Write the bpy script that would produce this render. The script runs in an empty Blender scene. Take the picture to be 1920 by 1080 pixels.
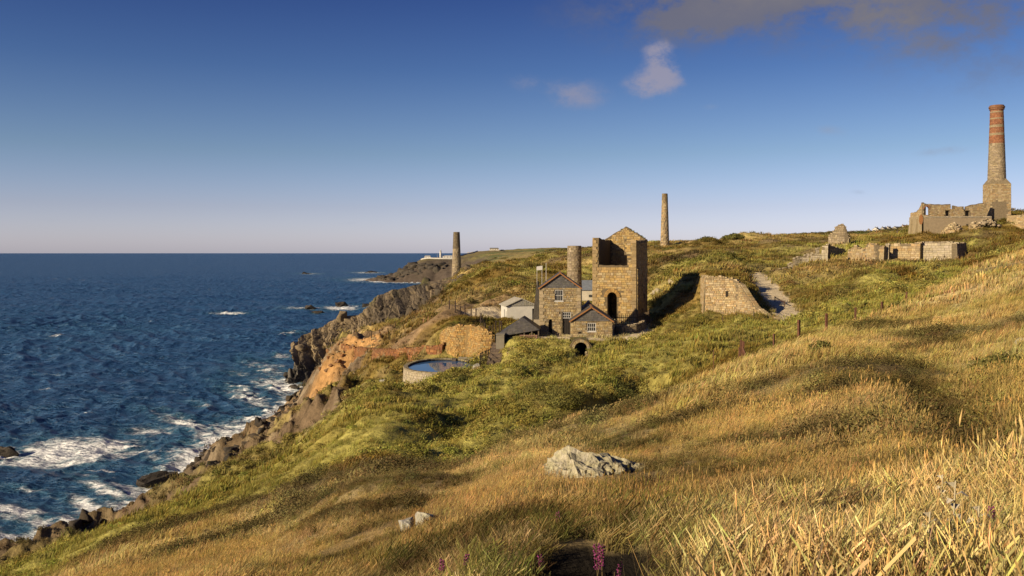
import bpy, math, random
import numpy as np
from mathutils import Vector, Matrix
from mathutils.geometry import tessellate_polygon

random.seed(7)
rng = np.random.default_rng(11)
scene = bpy.context.scene
COL = scene.collection

# ---------------------------------------------------------------- camera, sky, sun, exposure
F = 1663.0            # focal length in photograph pixels (1920 wide)
CAMZ = 42.0           # eye above the sea
HZ = 474.0            # row of the sea horizon
cam_d = bpy.data.cameras.new("camera")
cam = bpy.data.objects.new("camera", cam_d)
COL.objects.link(cam)
cam.location = (0, 0, CAMZ)
cam.rotation_euler = (math.radians(90), 0, 0)
cam_d.sensor_width = 36.0
cam_d.lens = 36.0 * F / 1920.0
cam_d.shift_y = -(540.0 - HZ) / 1920.0
cam_d.clip_start = 0.1
cam_d.clip_end = 200000.0
scene.camera = cam

SUN_AZ = math.radians(54)      # left of straight behind the camera
SUN_EL = math.radians(22)
to_sun = Vector((-math.sin(SUN_AZ) * math.cos(SUN_EL), -math.cos(SUN_AZ) * math.cos(SUN_EL), math.sin(SUN_EL)))
sun_d = bpy.data.lights.new("sun", "SUN")
sun_d.energy = 5.0
sun_d.angle = math.radians(0.5)
sun_d.color = (1.0, 0.80, 0.52)
sun = bpy.data.objects.new("sun", sun_d)
COL.objects.link(sun)
sun.location = to_sun * 300 + Vector((0, 0, 60))
sun.rotation_euler = to_sun.to_track_quat('Z', 'Y').to_euler()

scene.view_settings.view_transform = 'Standard'
scene.view_settings.look = 'None'
scene.view_settings.gamma = 1.0
scene.view_settings.use_curve_mapping = False
scene.view_settings.exposure = 0.85

BG = 0.11
world = bpy.data.worlds.new("World")
scene.world = world
world.use_nodes = True
wn, wl = world.node_tree.nodes, world.node_tree.links
wn.clear()
w_out = wn.new('ShaderNodeOutputWorld')
w_bg = wn.new('ShaderNodeBackground')
w_bg.inputs['Strength'].default_value = BG
sky = wn.new('ShaderNodeTexSky')
sky.sky_type = 'NISHITA'
sky.sun_disc = False
sky.sun_elevation = SUN_EL
sky.sun_rotation = math.atan2(to_sun.x, to_sun.y)
sky.altitude = 50
sky.air_density = 1.0
sky.dust_density = 0.6
sky.ozone_density = 3.0


def wmath(op, a, b=None, clamp=False):
    n = wn.new('ShaderNodeMath'); n.operation = op; n.use_clamp = clamp
    for i, v in enumerate((a, b)):
        if v is None: continue
        if isinstance(v, (int, float)): n.inputs[i].default_value = v
        else: wl.new(v, n.inputs[i])
    return n.outputs[0]


# evening haze band and drifting clouds, all in world directions
tc = wn.new('ShaderNodeTexCoord')
nrm = wn.new('ShaderNodeVectorMath'); nrm.operation = 'NORMALIZE'
wl.new(tc.outputs['Generated'], nrm.inputs[0])
sep = wn.new('ShaderNodeSeparateXYZ'); wl.new(nrm.outputs[0], sep.inputs[0])
ramp = wn.new('ShaderNodeValToRGB')
wl.new(sep.outputs['Z'], ramp.inputs[0])
cr = ramp.color_ramp
cr.elements[0].position = 0.0; cr.elements[0].color = (0.70, 0.68, 1.0, 1)
cr.elements[1].position = 1.0; cr.elements[1].color = (0.125, 0.166, 0.32, 1)
for pos, c in ((0.05, (0.53, 0.48, 0.66)), (0.11, (0.37, 0.385, 0.475)), (0.2, (0.20, 0.25, 0.385)), (0.28, (0.125, 0.166, 0.32))):
    e = cr.elements.new(pos); e.color = (*c, 1)
grade = wn.new('ShaderNodeMix'); grade.data_type = 'RGBA'; grade.blend_type = 'MULTIPLY'
grade.inputs['Factor'].default_value = 1.0
wl.new(sky.outputs[0], grade.inputs[6]); wl.new(ramp.outputs[0], grade.inputs[7])
cur = grade.outputs[2]


def puff(px, py, wx, wy, rot=0.0, strength=1.0):
    """soft elliptical weight round a direction, in azimuth / height coordinates"""
    X, Z = (px - 960) / F, (HZ - py) / F
    u0 = X / math.sqrt(1 + X * X + Z * Z); v0 = Z / math.sqrt(1 + X * X + Z * Z)
    du = wmath('SUBTRACT', sep.outputs['X'], u0); dv = wmath('SUBTRACT', sep.outputs['Z'], v0)
    c, s = math.cos(rot), math.sin(rot)
    a = wmath('MULTIPLY', wmath('ADD', wmath('MULTIPLY', du, c), wmath('MULTIPLY', dv, s)), F / wx)
    b = wmath('MULTIPLY', wmath('SUBTRACT', wmath('MULTIPLY', dv, c), wmath('MULTIPLY', du, s)), F / wy)
    d = wmath('ADD', wmath('MULTIPLY', a, a), wmath('MULTIPLY', b, b))
    e = wmath('POWER', 2.718, wmath('MULTIPLY', d, -1.0))
    return wmath('MULTIPLY', e, strength)


nz = wn.new('ShaderNodeTexNoise'); nz.inputs['Scale'].default_value = 17.0
nz.inputs['Detail'].default_value = 12.0; nz.inputs['Roughness'].default_value = 0.64
mp = wn.new('ShaderNodeMapping'); mp.inputs['Scale'].default_value = (1, 1, 1.5)
wl.new(nrm.outputs[0], mp.inputs[0]); wl.new(mp.outputs[0], nz.inputs['Vector'])
front = wmath('GREATER_THAN', sep.outputs['Y'], 0.0)


def add_cloud(puffs, col, lo, hi, amount):
    global cur
    tot = None
    for p in puffs:
        e = puff(*p); tot = e if tot is None else wmath('ADD', tot, e)
    m = wmath('MULTIPLY', tot, wmath('SUBTRACT', wmath('MULTIPLY', nz.outputs['Fac'], 3.4), 0.95))
    mr = wn.new('ShaderNodeMapRange'); mr.interpolation_type = 'SMOOTHSTEP'
    wl.new(m, mr.inputs[0]); mr.inputs[1].default_value = lo; mr.inputs[2].default_value = hi + .3
    mr.inputs[3].default_value = 0; mr.inputs[4].default_value = amount
    fac = wmath('MULTIPLY', mr.outputs[0], front)
    mx = wn.new('ShaderNodeMix'); mx.data_type = 'RGBA'
    wl.new(fac, mx.inputs['Factor']); wl.new(cur, mx.inputs[6]); mx.inputs[7].default_value = (*col, 1)
    cur = mx.outputs[2]


K = 1 / (BG * 2 ** 0.85)
add_cloud([(1620, -10, 420, 60, 0.0, 1.0), (1680, 30, 130, 45, 0.3, .5), (1300, 10, 200, 60, 0, .7), (1850, 80, 150, 90, 0.2, .85), (1930, 10, 200, 70, 0, .9), (1420, 30, 200, 55, 0, .75), (1270, 20, 120, 50, 0, .6)],
          (0.175 * K, 0.165 * K, 0.185 * K), 0.08, 1.6, 0.8)
add_cloud([(1660, 30, 110, 60, -.5, 1.0), (1400, -10, 120, 40, 0, .8)], (0.25 * K, 0.225 * K, 0.215 * K), 0.1, 1.3, 0.7)
add_cloud([(1250, 130, 32, 52, .55, 1.0), (1205, 165, 42, 30, 0, 1.0), (1232, 98, 24, 18, 0, .8)], (0.36 * K, 0.33 * K, 0.40 * K), 0.22, 0.75, 0.75)
add_cloud([(1075, 178, 66, 26, 0, 1.15), (985, 150, 40, 20, 0, .6)], (0.30 * K, 0.30 * K, 0.40 * K), 0.15, 0.8, 0.7)
add_cloud([(1550, 243, 40, 14, -.2, .7), (1775, 283, 50, 10, 0.05, .8), (1330, 200, 24, 8, 0, .5), (1606, 360, 24, 6, -.1, .6), (1245, 268, 22, 6, 0, .5), (650, 418, 90, 6, 0, .55), (40, 412, 60, 8, 0, .5)],
          (0.30 * K, 0.34 * K, 0.44 * K), 0.2, 0.75, 0.5)
wl.new(cur, w_bg.inputs['Color'])
wl.new(w_bg.outputs[0], w_out.inputs['Surface'])

# ---------------------------------------------------------------- noise
def _hash(ix, iy, seed):
    h = (ix.astype(np.int64) * 374761393 + iy.astype(np.int64) * 668265263 + seed * 974634541) & 0x7fffffff
    h = ((h ^ (h >> 13)) * 1274126177) & 0x7fffffff
    h = (h ^ (h >> 16)) & 0x7fffffff
    return h.astype(np.float32) / np.float32(0x7fffffff)


def vnoise(x, y, seed=0):
    x = np.asarray(x, np.float64); y = np.asarray(y, np.float64)
    ix = np.floor(x); iy = np.floor(y)
    fx = (x - ix); fy = (y - iy)
    fx = fx * fx * fx * (fx * (fx * 6 - 15) + 10); fy = fy * fy * fy * (fy * (fy * 6 - 15) + 10)
    a = _hash(ix, iy, seed); b = _hash(ix + 1, iy, seed); c = _hash(ix, iy + 1, seed); d = _hash(ix + 1, iy + 1, seed)
    return (a + (b - a) * fx) * (1 - fy) + (c + (d - c) * fx) * fy * 1.0


def fbm(x, y, scale, octaves=4, seed=0, gain=0.5):
    s = 0.0; amp = 1.0; tot = 0.0; f = 1.0 / scale
    ca, sa = 0.8, 0.6
    for o in range(octaves):
        xr = (x * ca - y * sa) * f + 17.3 * o; yr = (x * sa + y * ca) * f - 9.1 * o
        s = s + amp * (vnoise(xr, yr, seed + o * 31) * 2 - 1); tot += amp
        amp *= gain; f *= 2.03
        ca, sa = ca * 0.8 - sa * 0.6, sa * 0.8 + ca * 0.6
    return s / tot


def smooth(e0, e1, x):
    t = np.clip((x - e0) / (e1 - e0), 0, 1)
    return t * t * (3 - 2 * t)


# ---------------------------------------------------------------- terrain control points
# column (photo x) -> (distance, photo row) ; values below 100 are heights relative to the eye
COLS = {
    -300: [(10, -5.2), (30, -15), (60, -29), (92, -42), (105, -50), (150, -53), (300, -53), (1000, -53), (4000, -53)],
    0: [(10, -4.6), (20, -8.6), (45, -17.6), (80, 1086), (100, 1064), (118, 1050), (126, -46), (150, -52), (300, -53), (1000, -53), (4000, -53)],
    200: [(10, -4.2), (25, 1088), (45, 1042), (80, 1010), (110, 990), (136, 978), (148, -47), (180, -53), (300, -53), (1000, -53), (4000, -53)],
    400: [(10, -3.75), (16, 1082), (30, 1022), (50, 974), (75, 934), (110, 892), (150, 864), (178, 848), (192, -46), (230, -52), (400, -53), (1000, -53), (4000, -53)],
    500: [(13, 1085), (28, 1010), (45, 955), (62, 925), (90, 885), (130, 836), (170, 806), (212, 789), (226, -45), (270, -52), (500, -53), (1200, -53), (4000, -53)],
    560: [(11.5, 1085), (25, 1003), (41, 942), (56, 905), (80, 852), (120, 800), (180, 762), (240, 742), (262, -43), (275, -47), (350, -50), (450, -53), (1200, -53), (4000, -53)],
    630: [(10, 1085), (20, 985), (37, 912), (52, 885), (75, 825), (110, 765), (150, 722), (165, 690), (175, 655), (185, 648), (205, -26), (235, -36), (275, -44), (310, -45), (350, -48), (500, -53), (1200, -53), (4000, -53)],
    700: [(8.8, 1082), (15, 1000), (30, 902), (34, 897), (45, 862), (65, 802), (95, 735), (128, 690), (150, 668), (160, 655), (178, 640), (205, 628), (245, -25), (275, -33), (305, -36), (340, -46), (450, -53), (1200, -52), (1318, -42.4), (1345, 522), (1400, 519), (1460, -46), (1700, -53), (4000, -53)],
    760: [(7.5, 1082), (13, 1000), (26, 910), (34, 887), (43, 875), (60, 820), (80, 765), (96, 728), (112, 695), (130, 668), (142, 640), (165, 622), (200, 608), (240, 605), (275, -26), (310, -27), (350, -44), (450, -53), (1200, -50), (1285, -42.5), (1335, 508), (1390, 499), (1430, 499), (1520, -42), (1700, -53), (4000, -53)],
    820: [(6.5, 1082), (11.5, 1000), (20, 930), (32, 885), (42, 900), (55, 840), (72, 790), (88, 745), (94, 732), (100, -14.5), (107, 672), (112, 655), (116, -10.6), (127, 617), (145, 602), (170, 587), (220, 573), (270, 566), (290, -17), (320, -15), (350, -22), (375, -40), (500, -52), (1150, -50), (1255, -42), (1310, 505), (1375, 486), (1425, 482.5), (1490, 484.5), (1560, 487), (1700, -30), (1900, -50), (4000, -53)],
    790: [(1220, -46), (1275, -42), (1325, 505), (1385, 488), (1420, 484), (1470, 485), (1580, -30), (1800, -52)],
    850: [(1150, -44), (1250, -38), (1320, 499), (1395, 484), (1440, 482.5), (1500, 482), (1600, -14), (1800, -40), (2100, -52)],
    880: [(5.6, 1082), (10, 1010), (18, 930), (32, 872), (42, 885), (56, 830), (72, 778), (88, 730), (98, 700), (106, 675), (111, 668), (117, 612), (130, 600), (145, 588), (175, 568), (215, 550), (270, 525), (320, 511), (345, 512), (420, -18), (700, -25), (1000, 505), (1250, 492), (1400, 482), (1500, 477.5), (1600, 475), (1900, -8), (2200, -50), (4000, -53)],
    960: [(4.7, 1082), (9, 1000), (17, 900), (24, 855), (34, 828), (44, 858), (60, 800), (75, 752), (90, 705), (100, 676), (104.5, 645), (107, 634), (120, -10.3), (140, 588), (170, 556), (205, 540), (260, 520), (325, 506), (380, 504), (500, 503), (900, 490), (1300, 478), (1600, 471), (1900, 470), (2300, -4), (4000, -53)],
    1020: [(4.5, 1082), (8.6, 1000), (16.5, 900), (23, 852), (34, 812), (45, 848), (60, 785), (75, 745), (90, 705), (98, 680), (103, 644), (106, 632), (125, -10.2), (145, -9.6), (175, 552), (230, 522), (290, 502), (360, 490), (420, 481), (600, 480), (1000, 472), (1600, 468), (2500, 3), (4000, -30)],
    1080: [(4.4, 1082), (8.2, 1000), (16, 900), (22.5, 850), (33, 800), (37, 791), (47, 840), (62, 768), (76, 730), (92, 690), (98.5, 676), (102.5, 645), (105, 632), (125, -10.15), (150, -9.4), (185, 545), (240, 515), (300, 494), (360, 482), (420, 471), (600, 473), (1000, 470), (1700, 466), (2500, 5), (4000, 0)],
    1200: [(4.3, 1082), (8, 1000), (15, 900), (20, 850), (28, 800), (38, 768), (48, 800), (58, 758), (70, 718), (86, 678), (99, 648), (104, 640), (122, -10.1), (140, -9.7), (190, 542), (240, 510), (290, 482), (325, 464), (350, 460), (480, 468), (1000, 468), (1700, 466), (4000, 10)],
    1300: [(4.25, 1082), (8, 980), (15, 880), (20, 830), (28, 775), (37, 735), (42, 718), (50, 748), (60, 728), (72, 690), (88, 650), (104, 618), (116, 602), (128, -8.5), (136, -6.5), (145, 522), (185, 512), (240, 495), (290, 472), (330, 457), (350, 457), (480, 462), (1000, 464), (1700, 464), (4000, 20)],
    1400: [(4.2, 1082), (9.5, 950), (16, 850), (23, 780), (32, 720), (42, 683), (50, 703), (62, 672), (80, 640), (100, 612), (110, 602), (122, -7.0), (130, -5.2), (145, 528), (168, 514), (200, 502), (250, 480), (300, 462), (330, 452), (420, 456), (700, 452), (1000, 448), (1700, 452), (4000, 40)],
    1500: [(4.15, 1082), (9, 950), (15, 850), (21.5, 780), (29, 718), (38, 674), (46, 646), (54, -5.6), (66, 648), (84, 622), (102, 602), (116, 585), (135, 552), (155, 525), (172, 512), (200, 498), (250, 472), (300, 455), (340, 446), (450, 450), (700, 444), (1000, 441), (1700, 446), (4000, 50)],
    1600: [(4.1, 1082), (8.5, 950), (14, 850), (20, 780), (25, 725), (30, 690), (38, 658), (46, 635), (58, 614), (66, 622), (78, 604), (98, 568), (130, 530), (160, 503), (190, 488), (215, 468), (260, 456), (320, 447), (450, 449), (700, 443), (1050, 437), (1700, 440), (4000, 60)],
    1670: [(4.05, 1082), (8, 950), (12.5, 860), (18, 785), (22, 735), (26, 715), (33, 685), (42, 638), (54, 605), (64, 588), (74, 596), (90, 568), (115, 535), (150, 507), (188, 490), (208, 462), (225, 453), (262, 446), (330, 443), (450, 446), (700, 442), (1050, 435), (1700, 436), (4000, 60)],
    1750: [(4.0, 1082), (7.5, 950), (12, 855), (16.5, 795), (20, 765), (26, 722), (36, 655), (50, 600), (64, 562), (76, 546), (90, 550), (112, 528), (150, 504), (186, 489), (205, 462), (222, 450), (250, 440), (266, 420), (300, 416), (420, 432), (700, 428), (1050, 424), (1700, 436), (4000, 60)],
    1840: [(3.95, 1082), (7.2, 950), (11, 870), (15, 810), (20, 755), (26, 705), (36, 640), (50, 578), (64, 535), (82, 512), (100, 506), (125, 500), (150, 487), (190, 470), (225, 445), (255, 420), (268, 405), (320, 404), (450, 425), (1000, 425), (4000, 60)],
    1920: [(3.9, 1082), (7, 950), (10, 885), (15, 800), (24, 695), (36, 612), (50, 552), (75, 502), (95, 482), (115, 476), (140, 468), (180, 455), (240, 432), (262, 410), (320, 404), (450, 420), (1000, 424), (4000, 60)],
    2250: [(4, -1.35), (10, -1.6), (25, -0.4), (50, 1.8), (100, 5), (200, 11), (300, 17), (1000, 32), (4000, 60)],
}
cp = []
for px, pts in COLS.items():
    cp.append((px, 1.6, (px - 960) / F * 1.6 * .2 - 1.72))
    cp.append((px, 2.8, (px - 960) / F * 2.8 * .2 - 1.72 - 0.11))
    for Y, v in pts:
        cp.append((px, Y, v if v < 100 else (HZ - v) / F * Y))
CA, CR, CV = [], [], []
for px, Y, dz in cp:
    a = math.atan((px - 960) / F); r = Y / math.cos(a)
    CA.append(a); CR.append(r); CV.append(dz / math.sqrt(r))
for deg, lst in {-50: [(2, -2.2), (10, -4.6), (30, -13.5), (60, -27), (88, -42), (110, -50), (200, -53), (1000, -53), (4000, -53)],
                 -80: [(2, -2.2), (10, -4.6), (30, -12), (60, -25), (85, -42), (110, -50), (200, -53), (1000, -53), (4000, -53)],
                 52: [(2, -1.3), (10, -1.0), (30, 0.6), (60, 4), (120, 10), (300, 22), (1000, 35), (4000, 60)],
                 80: [(2, -1.2), (10, 0), (30, 2.5), (60, 7), (120, 14), (300, 26), (1000, 40), (4000, 60)],
                 -110: [(2, -2), (10, -4), (30, -10), (60, -22), (90, -42), (150, -52), (1000, -53), (4000, -53)],
                 110: [(2, -1.2), (10, .5), (30, 3), (60, 8), (120, 15), (300, 28), (1000, 42), (4000, 60)]}.items():
    for r, dz in lst:
        CA.append(math.radians(deg)); CR.append(r); CV.append(dz / math.sqrt(r))
KA = 4.2
cx = np.array(CA) * KA; cy = np.log(np.array(CR)); cv = np.array(CV)


def _phi(d2):
    return 0.5 * d2 * np.log(d2 + 1e-12)


n = len(cx)
A = _phi((cx[:, None] - cx[None]) ** 2 + (cy[:, None] - cy[None]) ** 2) + np.eye(n) * 0.002
Pm = np.stack([np.ones(n), cx, cy], 1)
M = np.block([[A, Pm], [Pm.T, np.zeros((3, 3))]])
sol = np.linalg.solve(M, np.concatenate([cv, np.zeros(3)]))
TW, TC = sol[:n], sol[n:]


def tps(a, lr):
    q = np.empty(a.size); ax = a.ravel() * KA; ly = lr.ravel()
    for i in range(0, a.size, 20000):
        s = slice(i, i + 20000)
        d2 = (ax[s, None] - cx[None]) ** 2 + (ly[s, None] - cy[None]) ** 2
        q[s] = _phi(d2) @ TW + TC[0] + TC[1] * ax[s] + TC[2] * ly[s]
    return q.reshape(a.shape)


def W(px, Y, py=None):
    """a place in the world seen at photo column px at distance Y (and row py)"""
    return ((px - 960) / F * Y, Y, None if py is None else CAMZ + (HZ - py) / F * Y)


def seg_dist(x, y, poly):
    """distance to a polyline and parameter 0..1 along it"""
    best = np.full(x.shape, 1e9); par = np.zeros(x.shape)
    L = [0.0]
    for p, q in zip(poly, poly[1:]): L.append(L[-1] + math.hypot(q[0] - p[0], q[1] - p[1]))
    for i, (p, q) in enumerate(zip(poly, poly[1:])):
        dx, dy = q[0] - p[0], q[1] - p[1]; l2 = dx * dx + dy * dy
        t = np.clip(((x - p[0]) * dx + (y - p[1]) * dy) / l2, 0, 1)
        d = np.hypot(x - p[0] - t * dx, y - p[1] - t * dy)
        k = d < best
        best = np.where(k, d, best); par = np.where(k, (L[i] + t * (L[i + 1] - L[i])) / L[-1], par)
    return best, par


# places that are levelled or cut
PAD = [W(1008, 104.6), W(1150, 104.0), W(1185, 106), W(1212, 118), W(1218, 135), W(1130, 142), W(1010, 130)]
TANK_C = (W(827, 101)[0], 101.0); TANK_RX, TANK_RY = 3.75, 5.6
TANK_TOP = CAMZ - 12.85
LANE = [W(1492, 104.5, 602), W(1480, 110, 594), W(1462, 122, 572), W(1443, 140, 545), W(1425, 158, 524), W(1415, 168, 515)]
LANE2 = [W(1415, 168, 515), W(1450, 172, 513), W(1500, 180, 506)]
FOOTPATH = [W(1018, 105.0, 632), W(1070, 104.0, 634), W(1130, 103.2, 637), W(1165, 103.2, 637), W(1190, 106, 631), W(1212, 113, 618)]
GULLY = [W(1650, 27), W(1700, 24), W(1745, 20), W(1790, 16.5), W(1840, 13), W(1930, 10)]
RIDGES = [([W(120, 44), W(280, 39), W(420, 43), W(560, 38.5), W(640, 36), W(720, 33), W(850, 31)], 0.7, 1.9),
          ([W(330, 27), W(470, 30), W(560, 31), W(700, 24), W(860, 22)], 0.45, 1.3),
          ([W(560, 22), W(700, 18), W(800, 16)], 0.25, .8),
          ([W(1000, 32), W(1080, 31), W(1200, 32), W(1300, 34)], 0.3, 0.9),
          ([W(1100, 24.5), W(1200, 24.5), W(1320, 24.5), W(1440, 23.5)], 0.22, 0.8)]
GULLIES = [([W(1235, 74), W(1205, 67), W(1165, 61), W(1110, 56), W(1060, 51), W(1000, 46)], 3.6, 2.5), ([W(930, 86), W(880, 72), W(800, 60), W(720, 52)], .5, 2.4), ([W(760, 118), W(660, 112), W(560, 104), W(470, 96)], 1.6, 3.0),
           ([W(640, 140), W(570, 135), W(500, 128)], 1.5, 3.0)]
RETAIN = [(1323, 119.0, 590, 519), (1346, 118.2, 594, 519), (1370, 117.2, 598, 521), (1385, 116.4, 600, 530), (1399, 114.0, 602, 549), (1413, 111.6, 604, 572), (1431, 109, 605, 587), (1455, 106, 606, 598)]
BANK = [(W(p, Y)[0] + .9, Y + 2.9, CAMZ + (HZ - t) / F * Y + .15) for p, Y, b, t in RETAIN]
BANK = [(x + max(0, 2.4 - .9 * i), y, z) for i, (x, y, z) in enumerate(BANK)]
BANK = [(BANK[0][0], BANK[0][1] + 12, BANK[0][2] + .2)] + BANK
SKIRT = [(TANK_C[0] + (TANK_RX + 1.5) * math.cos(math.radians(t)), TANK_C[1] + (TANK_RY + 1.6) * math.sin(math.radians(t)), TANK_TOP + dz) for t, dz in ((30, .0), (-12, .25), (-45, .3), (-65, .1), (-85, -.3), (-103, -1.2), (-125, -2.8), (-148, -3.4), (-172, -2.9))]
ADIT = (W(1089, 99.4)[0], 99.4); ADIT_HW = .78; ADIT_FLOOR = CAMZ - 12.3
EDGE = np.array([(-300, 50), (0, 46), (200, 46), (400, 48), (560, 42), (700, 36), (860, 34), (960, 34), (1060, 37), (1200, 39), (1300, 42), (1400, 43), (1500, 47), (1600, 60), (1670, 66), (1750, 78), (1840, 100), (1920, 115), (2300, 200)], float)


def pcol(x, y):
    """photo column of a ground point in front of the camera"""
    return 960 + F * x / np.maximum(y, .5)


def in_poly(x, y, poly):
    ins = np.zeros(x.shape, bool); m = len(poly)
    for i in range(m):
        x1, y1 = poly[i][:2]; x2, y2 = poly[(i + 1) % m][:2]
        ins ^= ((y1 > y) != (y2 > y)) & (x < (x2 - x1) * (y - y1) / (y2 - y1 + 1e-12) + x1)
    return ins


def edge_dist(x, y, poly):
    d, _ = seg_dist(x, y, poly + [poly[0]])
    return d


def flatten(x, y, z, poly, z0, fall):
    w = np.where(in_poly(x, y, poly), 1.0, 1 - smooth(0, fall, edge_dist(x, y, poly)))
    return z * (1 - w) + z0 * w


def along(poly, par):
    L = [0.0]
    for p, q in zip(poly, poly[1:]): L.append(L[-1] + math.hypot(q[0] - p[0], q[1] - p[1]))
    L = np.array(L) / L[-1]
    return np.interp(par, L, [p[2] for p in poly])


# big blunt bumps: old mine burrows and mounds, plus dips sunk to shade the near hollow (column, distance, radius, height)
MOUNDS = [(1330, 300, 9, 1.3), (1375, 310, 9, 1.2), (1290, 322, 8, .8), (1480, 280, 12, 1.0), (1250, 335, 9, 0.6), (1120, 72, 3.5, 1.4), (1080, 65, 3.2, 1.4), (1150, 80, 3.6, 1.1), (1340, 92, 4, .8), (1250, 90, 4, .8), (935, 235, 13, 3.2), (990, 215, 10, 1.6),
          (1060, 260, 14, 2.0), (1130, 300, 16, 2.0), (1180, 250, 12, 2.2), (1450, 250, 14, 1.8), (1240, 205, 9, 1.5), (1300, 235, 11, 1.6), (1360, 200, 8, 1.4),
          (880, 285, 10, 2.0), (1020, 320, 14, 2.2), (1400, 330, 10, 1.8), (800, 128, 6.5, 1.5), (1650, 26.5, 2.6, 0.55), (1545, 33, 3.2, 0.25), (1105, 5.5, .5, -.34), (1105, 4.5, .42, -.3), (1105, 3.7, .36, -.2), (1165, 5.6, .35, -.25), (1300, 140, 6, 1.2)]


def shape_ground(a, lr):
    r = np.exp(lr); x = r * np.sin(a); y = r * np.cos(a)
    z = CAMZ + tps(a, lr) * np.sqrt(r)
    for px, Y, rad, h in MOUNDS:
        c = W(px, Y)
        z += (1.35 * h if Y > 180 else h) * np.exp(-((x - c[0]) ** 2 + (y - c[1]) ** 2) / rad ** 2)
    land = smooth(-1, 4, z)
    near = smooth(2, 12, r)
    z += near * (0.10 * fbm(x, y, 3.0, 3, 3) + 0.30 * fbm(x, y, 11, 3, 5)) * (0.3 + 0.7 * land)
    z += smooth(50, 110, r) * land * (0.55 * fbm(x, y, 7, 4, 9) + 0.5 * fbm(x, y, 24, 3, 13))
    z += smooth(160, 320, r) * land * (1.5 * fbm(x, y, 30, 5, 21) )
    z += smooth(130, 200, r) * (1 - smooth(420, 600, r)) * land * 1.3 * (np.abs(fbm(x, y, 13, 3, 23)) * 2 - .35)
    z += smooth(6, 14, r) * (1 - smooth(70, 110, r)) * land * (.22 * (np.abs(fbm(x, y, 5.5, 3, 25)) * 2 - .35))
    z += smooth(600, 1300, r) * land * 3.0 * (fbm(x, y, 120, 5, 27))
    # folds of the valley side, running down towards the sea
    ed = np.interp(pcol(x, y), EDGE[:, 0], EDGE[:, 1])
    fold = smooth(ed * 1.06, ed * 1.4, y) * smooth(46, 62, r) * (1 - smooth(150, 230, r)) * land
    uf = x * .55 + y * .83; vf = -x * .83 + y * .55
    rf = 1 - 2 * np.abs(fbm(uf * .33 + .3 * vf, vf, 9.5, 4, 61, .45))
    z += fold * (1.9 * (rf - .55) + .45 * (1 - 2 * np.abs(fbm(uf * .5, vf, 3.8, 3, 67)) - .5))
    for poly, h, wd in GULLIES:
        d, t = seg_dist(x, y, poly)
        z -= h * np.exp(-(d / wd) ** 2) * smooth(0, .1, t) * (1 - smooth(.92, 1, t) * .5)
    og = np.exp(-(((x - W(655, 163)[0]) / 9) ** 2 + ((y - 163) / 15) ** 2))
    z += og * 1.6 * (.4 - np.abs(fbm(x + .3 * y, y * .5, 4.5, 4, 69)) * 2)
    for poly, h, wd in RIDGES:
        d, t = seg_dist(x, y, poly)
        k = np.clip(np.sin(np.clip(t, 0, 1) * math.pi), 0, 1) ** .5
        z += h * k * np.exp(-(d / wd) ** 2)
    d, t = seg_dist(x, y, GULLY)
    z -= (0.40 - .15 * t) * np.exp(-(d / (0.5 + 0.9 * (1 - t))) ** 2) * smooth(0, .15, t) * (1 - smooth(.8, 1, t) * .6)
    d, t = seg_dist(x, y, [(p[0] - 1.6 * p[1] / 20, p[1] + 0.1) for p in GULLY])
    z += 0.22 * np.exp(-(d / (0.6 + .5 * (1 - t))) ** 2) * (1 - t)
    # rough steep coast
    gz = smooth(2, 8, z) * (1 - smooth(22, 30, z)) * smooth(90, 130, r) * (1 - smooth(360, 500, r)) * (1 - smooth(-22, 10, x))
    rid = 1 - np.abs(fbm(x + .5 * y, y * .6, 9, 4, 41)) * 2
    z += gz * ((rid - .6) * 3.6 + 1.2 * (1 - 2 * np.abs(fbm(x, y * .8, 3.2, 4, 43, .6)) - .6) * 1.4)
    hd = smooth(1130, 1240, r) * (1 - smooth(1350, 1395, r)) * (1 - smooth(880, 930, pcol(x, y))) * smooth(-6, 4, z)
    z += hd * 11 * (1 - 2 * np.abs(fbm(x + .3 * y, y * .35, 46, 4, 47, .55)) - .75)
    # levelled places
    z = flatten(x, y, z, PAD, CAMZ - 10.15, 5.0)
    d, t = seg_dist(x, y, LANE); w = 1 - smooth(1.9, 4.2, d); z = z * (1 - w) + along(LANE, t) * w
    d, t = seg_dist(x, y, FOOTPATH); w = 1 - smooth(.8, 2.2, d); z = z * (1 - w) + (along(FOOTPATH, t)) * w
    d, t = seg_dist(x, y, SKIRT); w = 1 - smooth(.9, 3.2, d); z = z * (1 - w) + along(SKIRT, t) * w
    e = np.hypot((x - TANK_C[0]) / TANK_RX, (y - TANK_C[1]) / TANK_RY)
    z = np.where(e < 1.06, np.minimum(z, TANK_TOP - 1.6), z)
    # the bank behind the tall retaining wall, and the adit cut through the platform edge
    d, t = seg_dist(x, y, BANK); w = 1 - smooth(.5, 2.4, d)
    z = z * (1 - w) + np.maximum(z, along(BANK, t)) * w
    z = np.where((np.abs(x - ADIT[0]) < ADIT_HW) & (y > 96.5) & (y < ADIT[1] + 4.4), np.minimum(z, ADIT_FLOOR), z)
    return z


A0, A1 = math.radians(-34), math.radians(34)
acol = np.concatenate([np.radians(np.linspace(-110, -34.6, 46)), np.linspace(A0, A1, 640), np.radians(np.linspace(34.6, 110, 46))])
lrow = np.concatenate([np.linspace(math.log(.6), math.log(40), 300)[:-1], np.linspace(math.log(40), math.log(380), 620)[:-1], np.linspace(math.log(380), math.log(4200), 150)])
GA, GL = np.meshgrid(acol, lrow)
GZ = shape_ground(GA, GL)
GX = np.exp(GL) * np.sin(GA); GY = np.exp(GL) * np.cos(GA)


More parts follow.
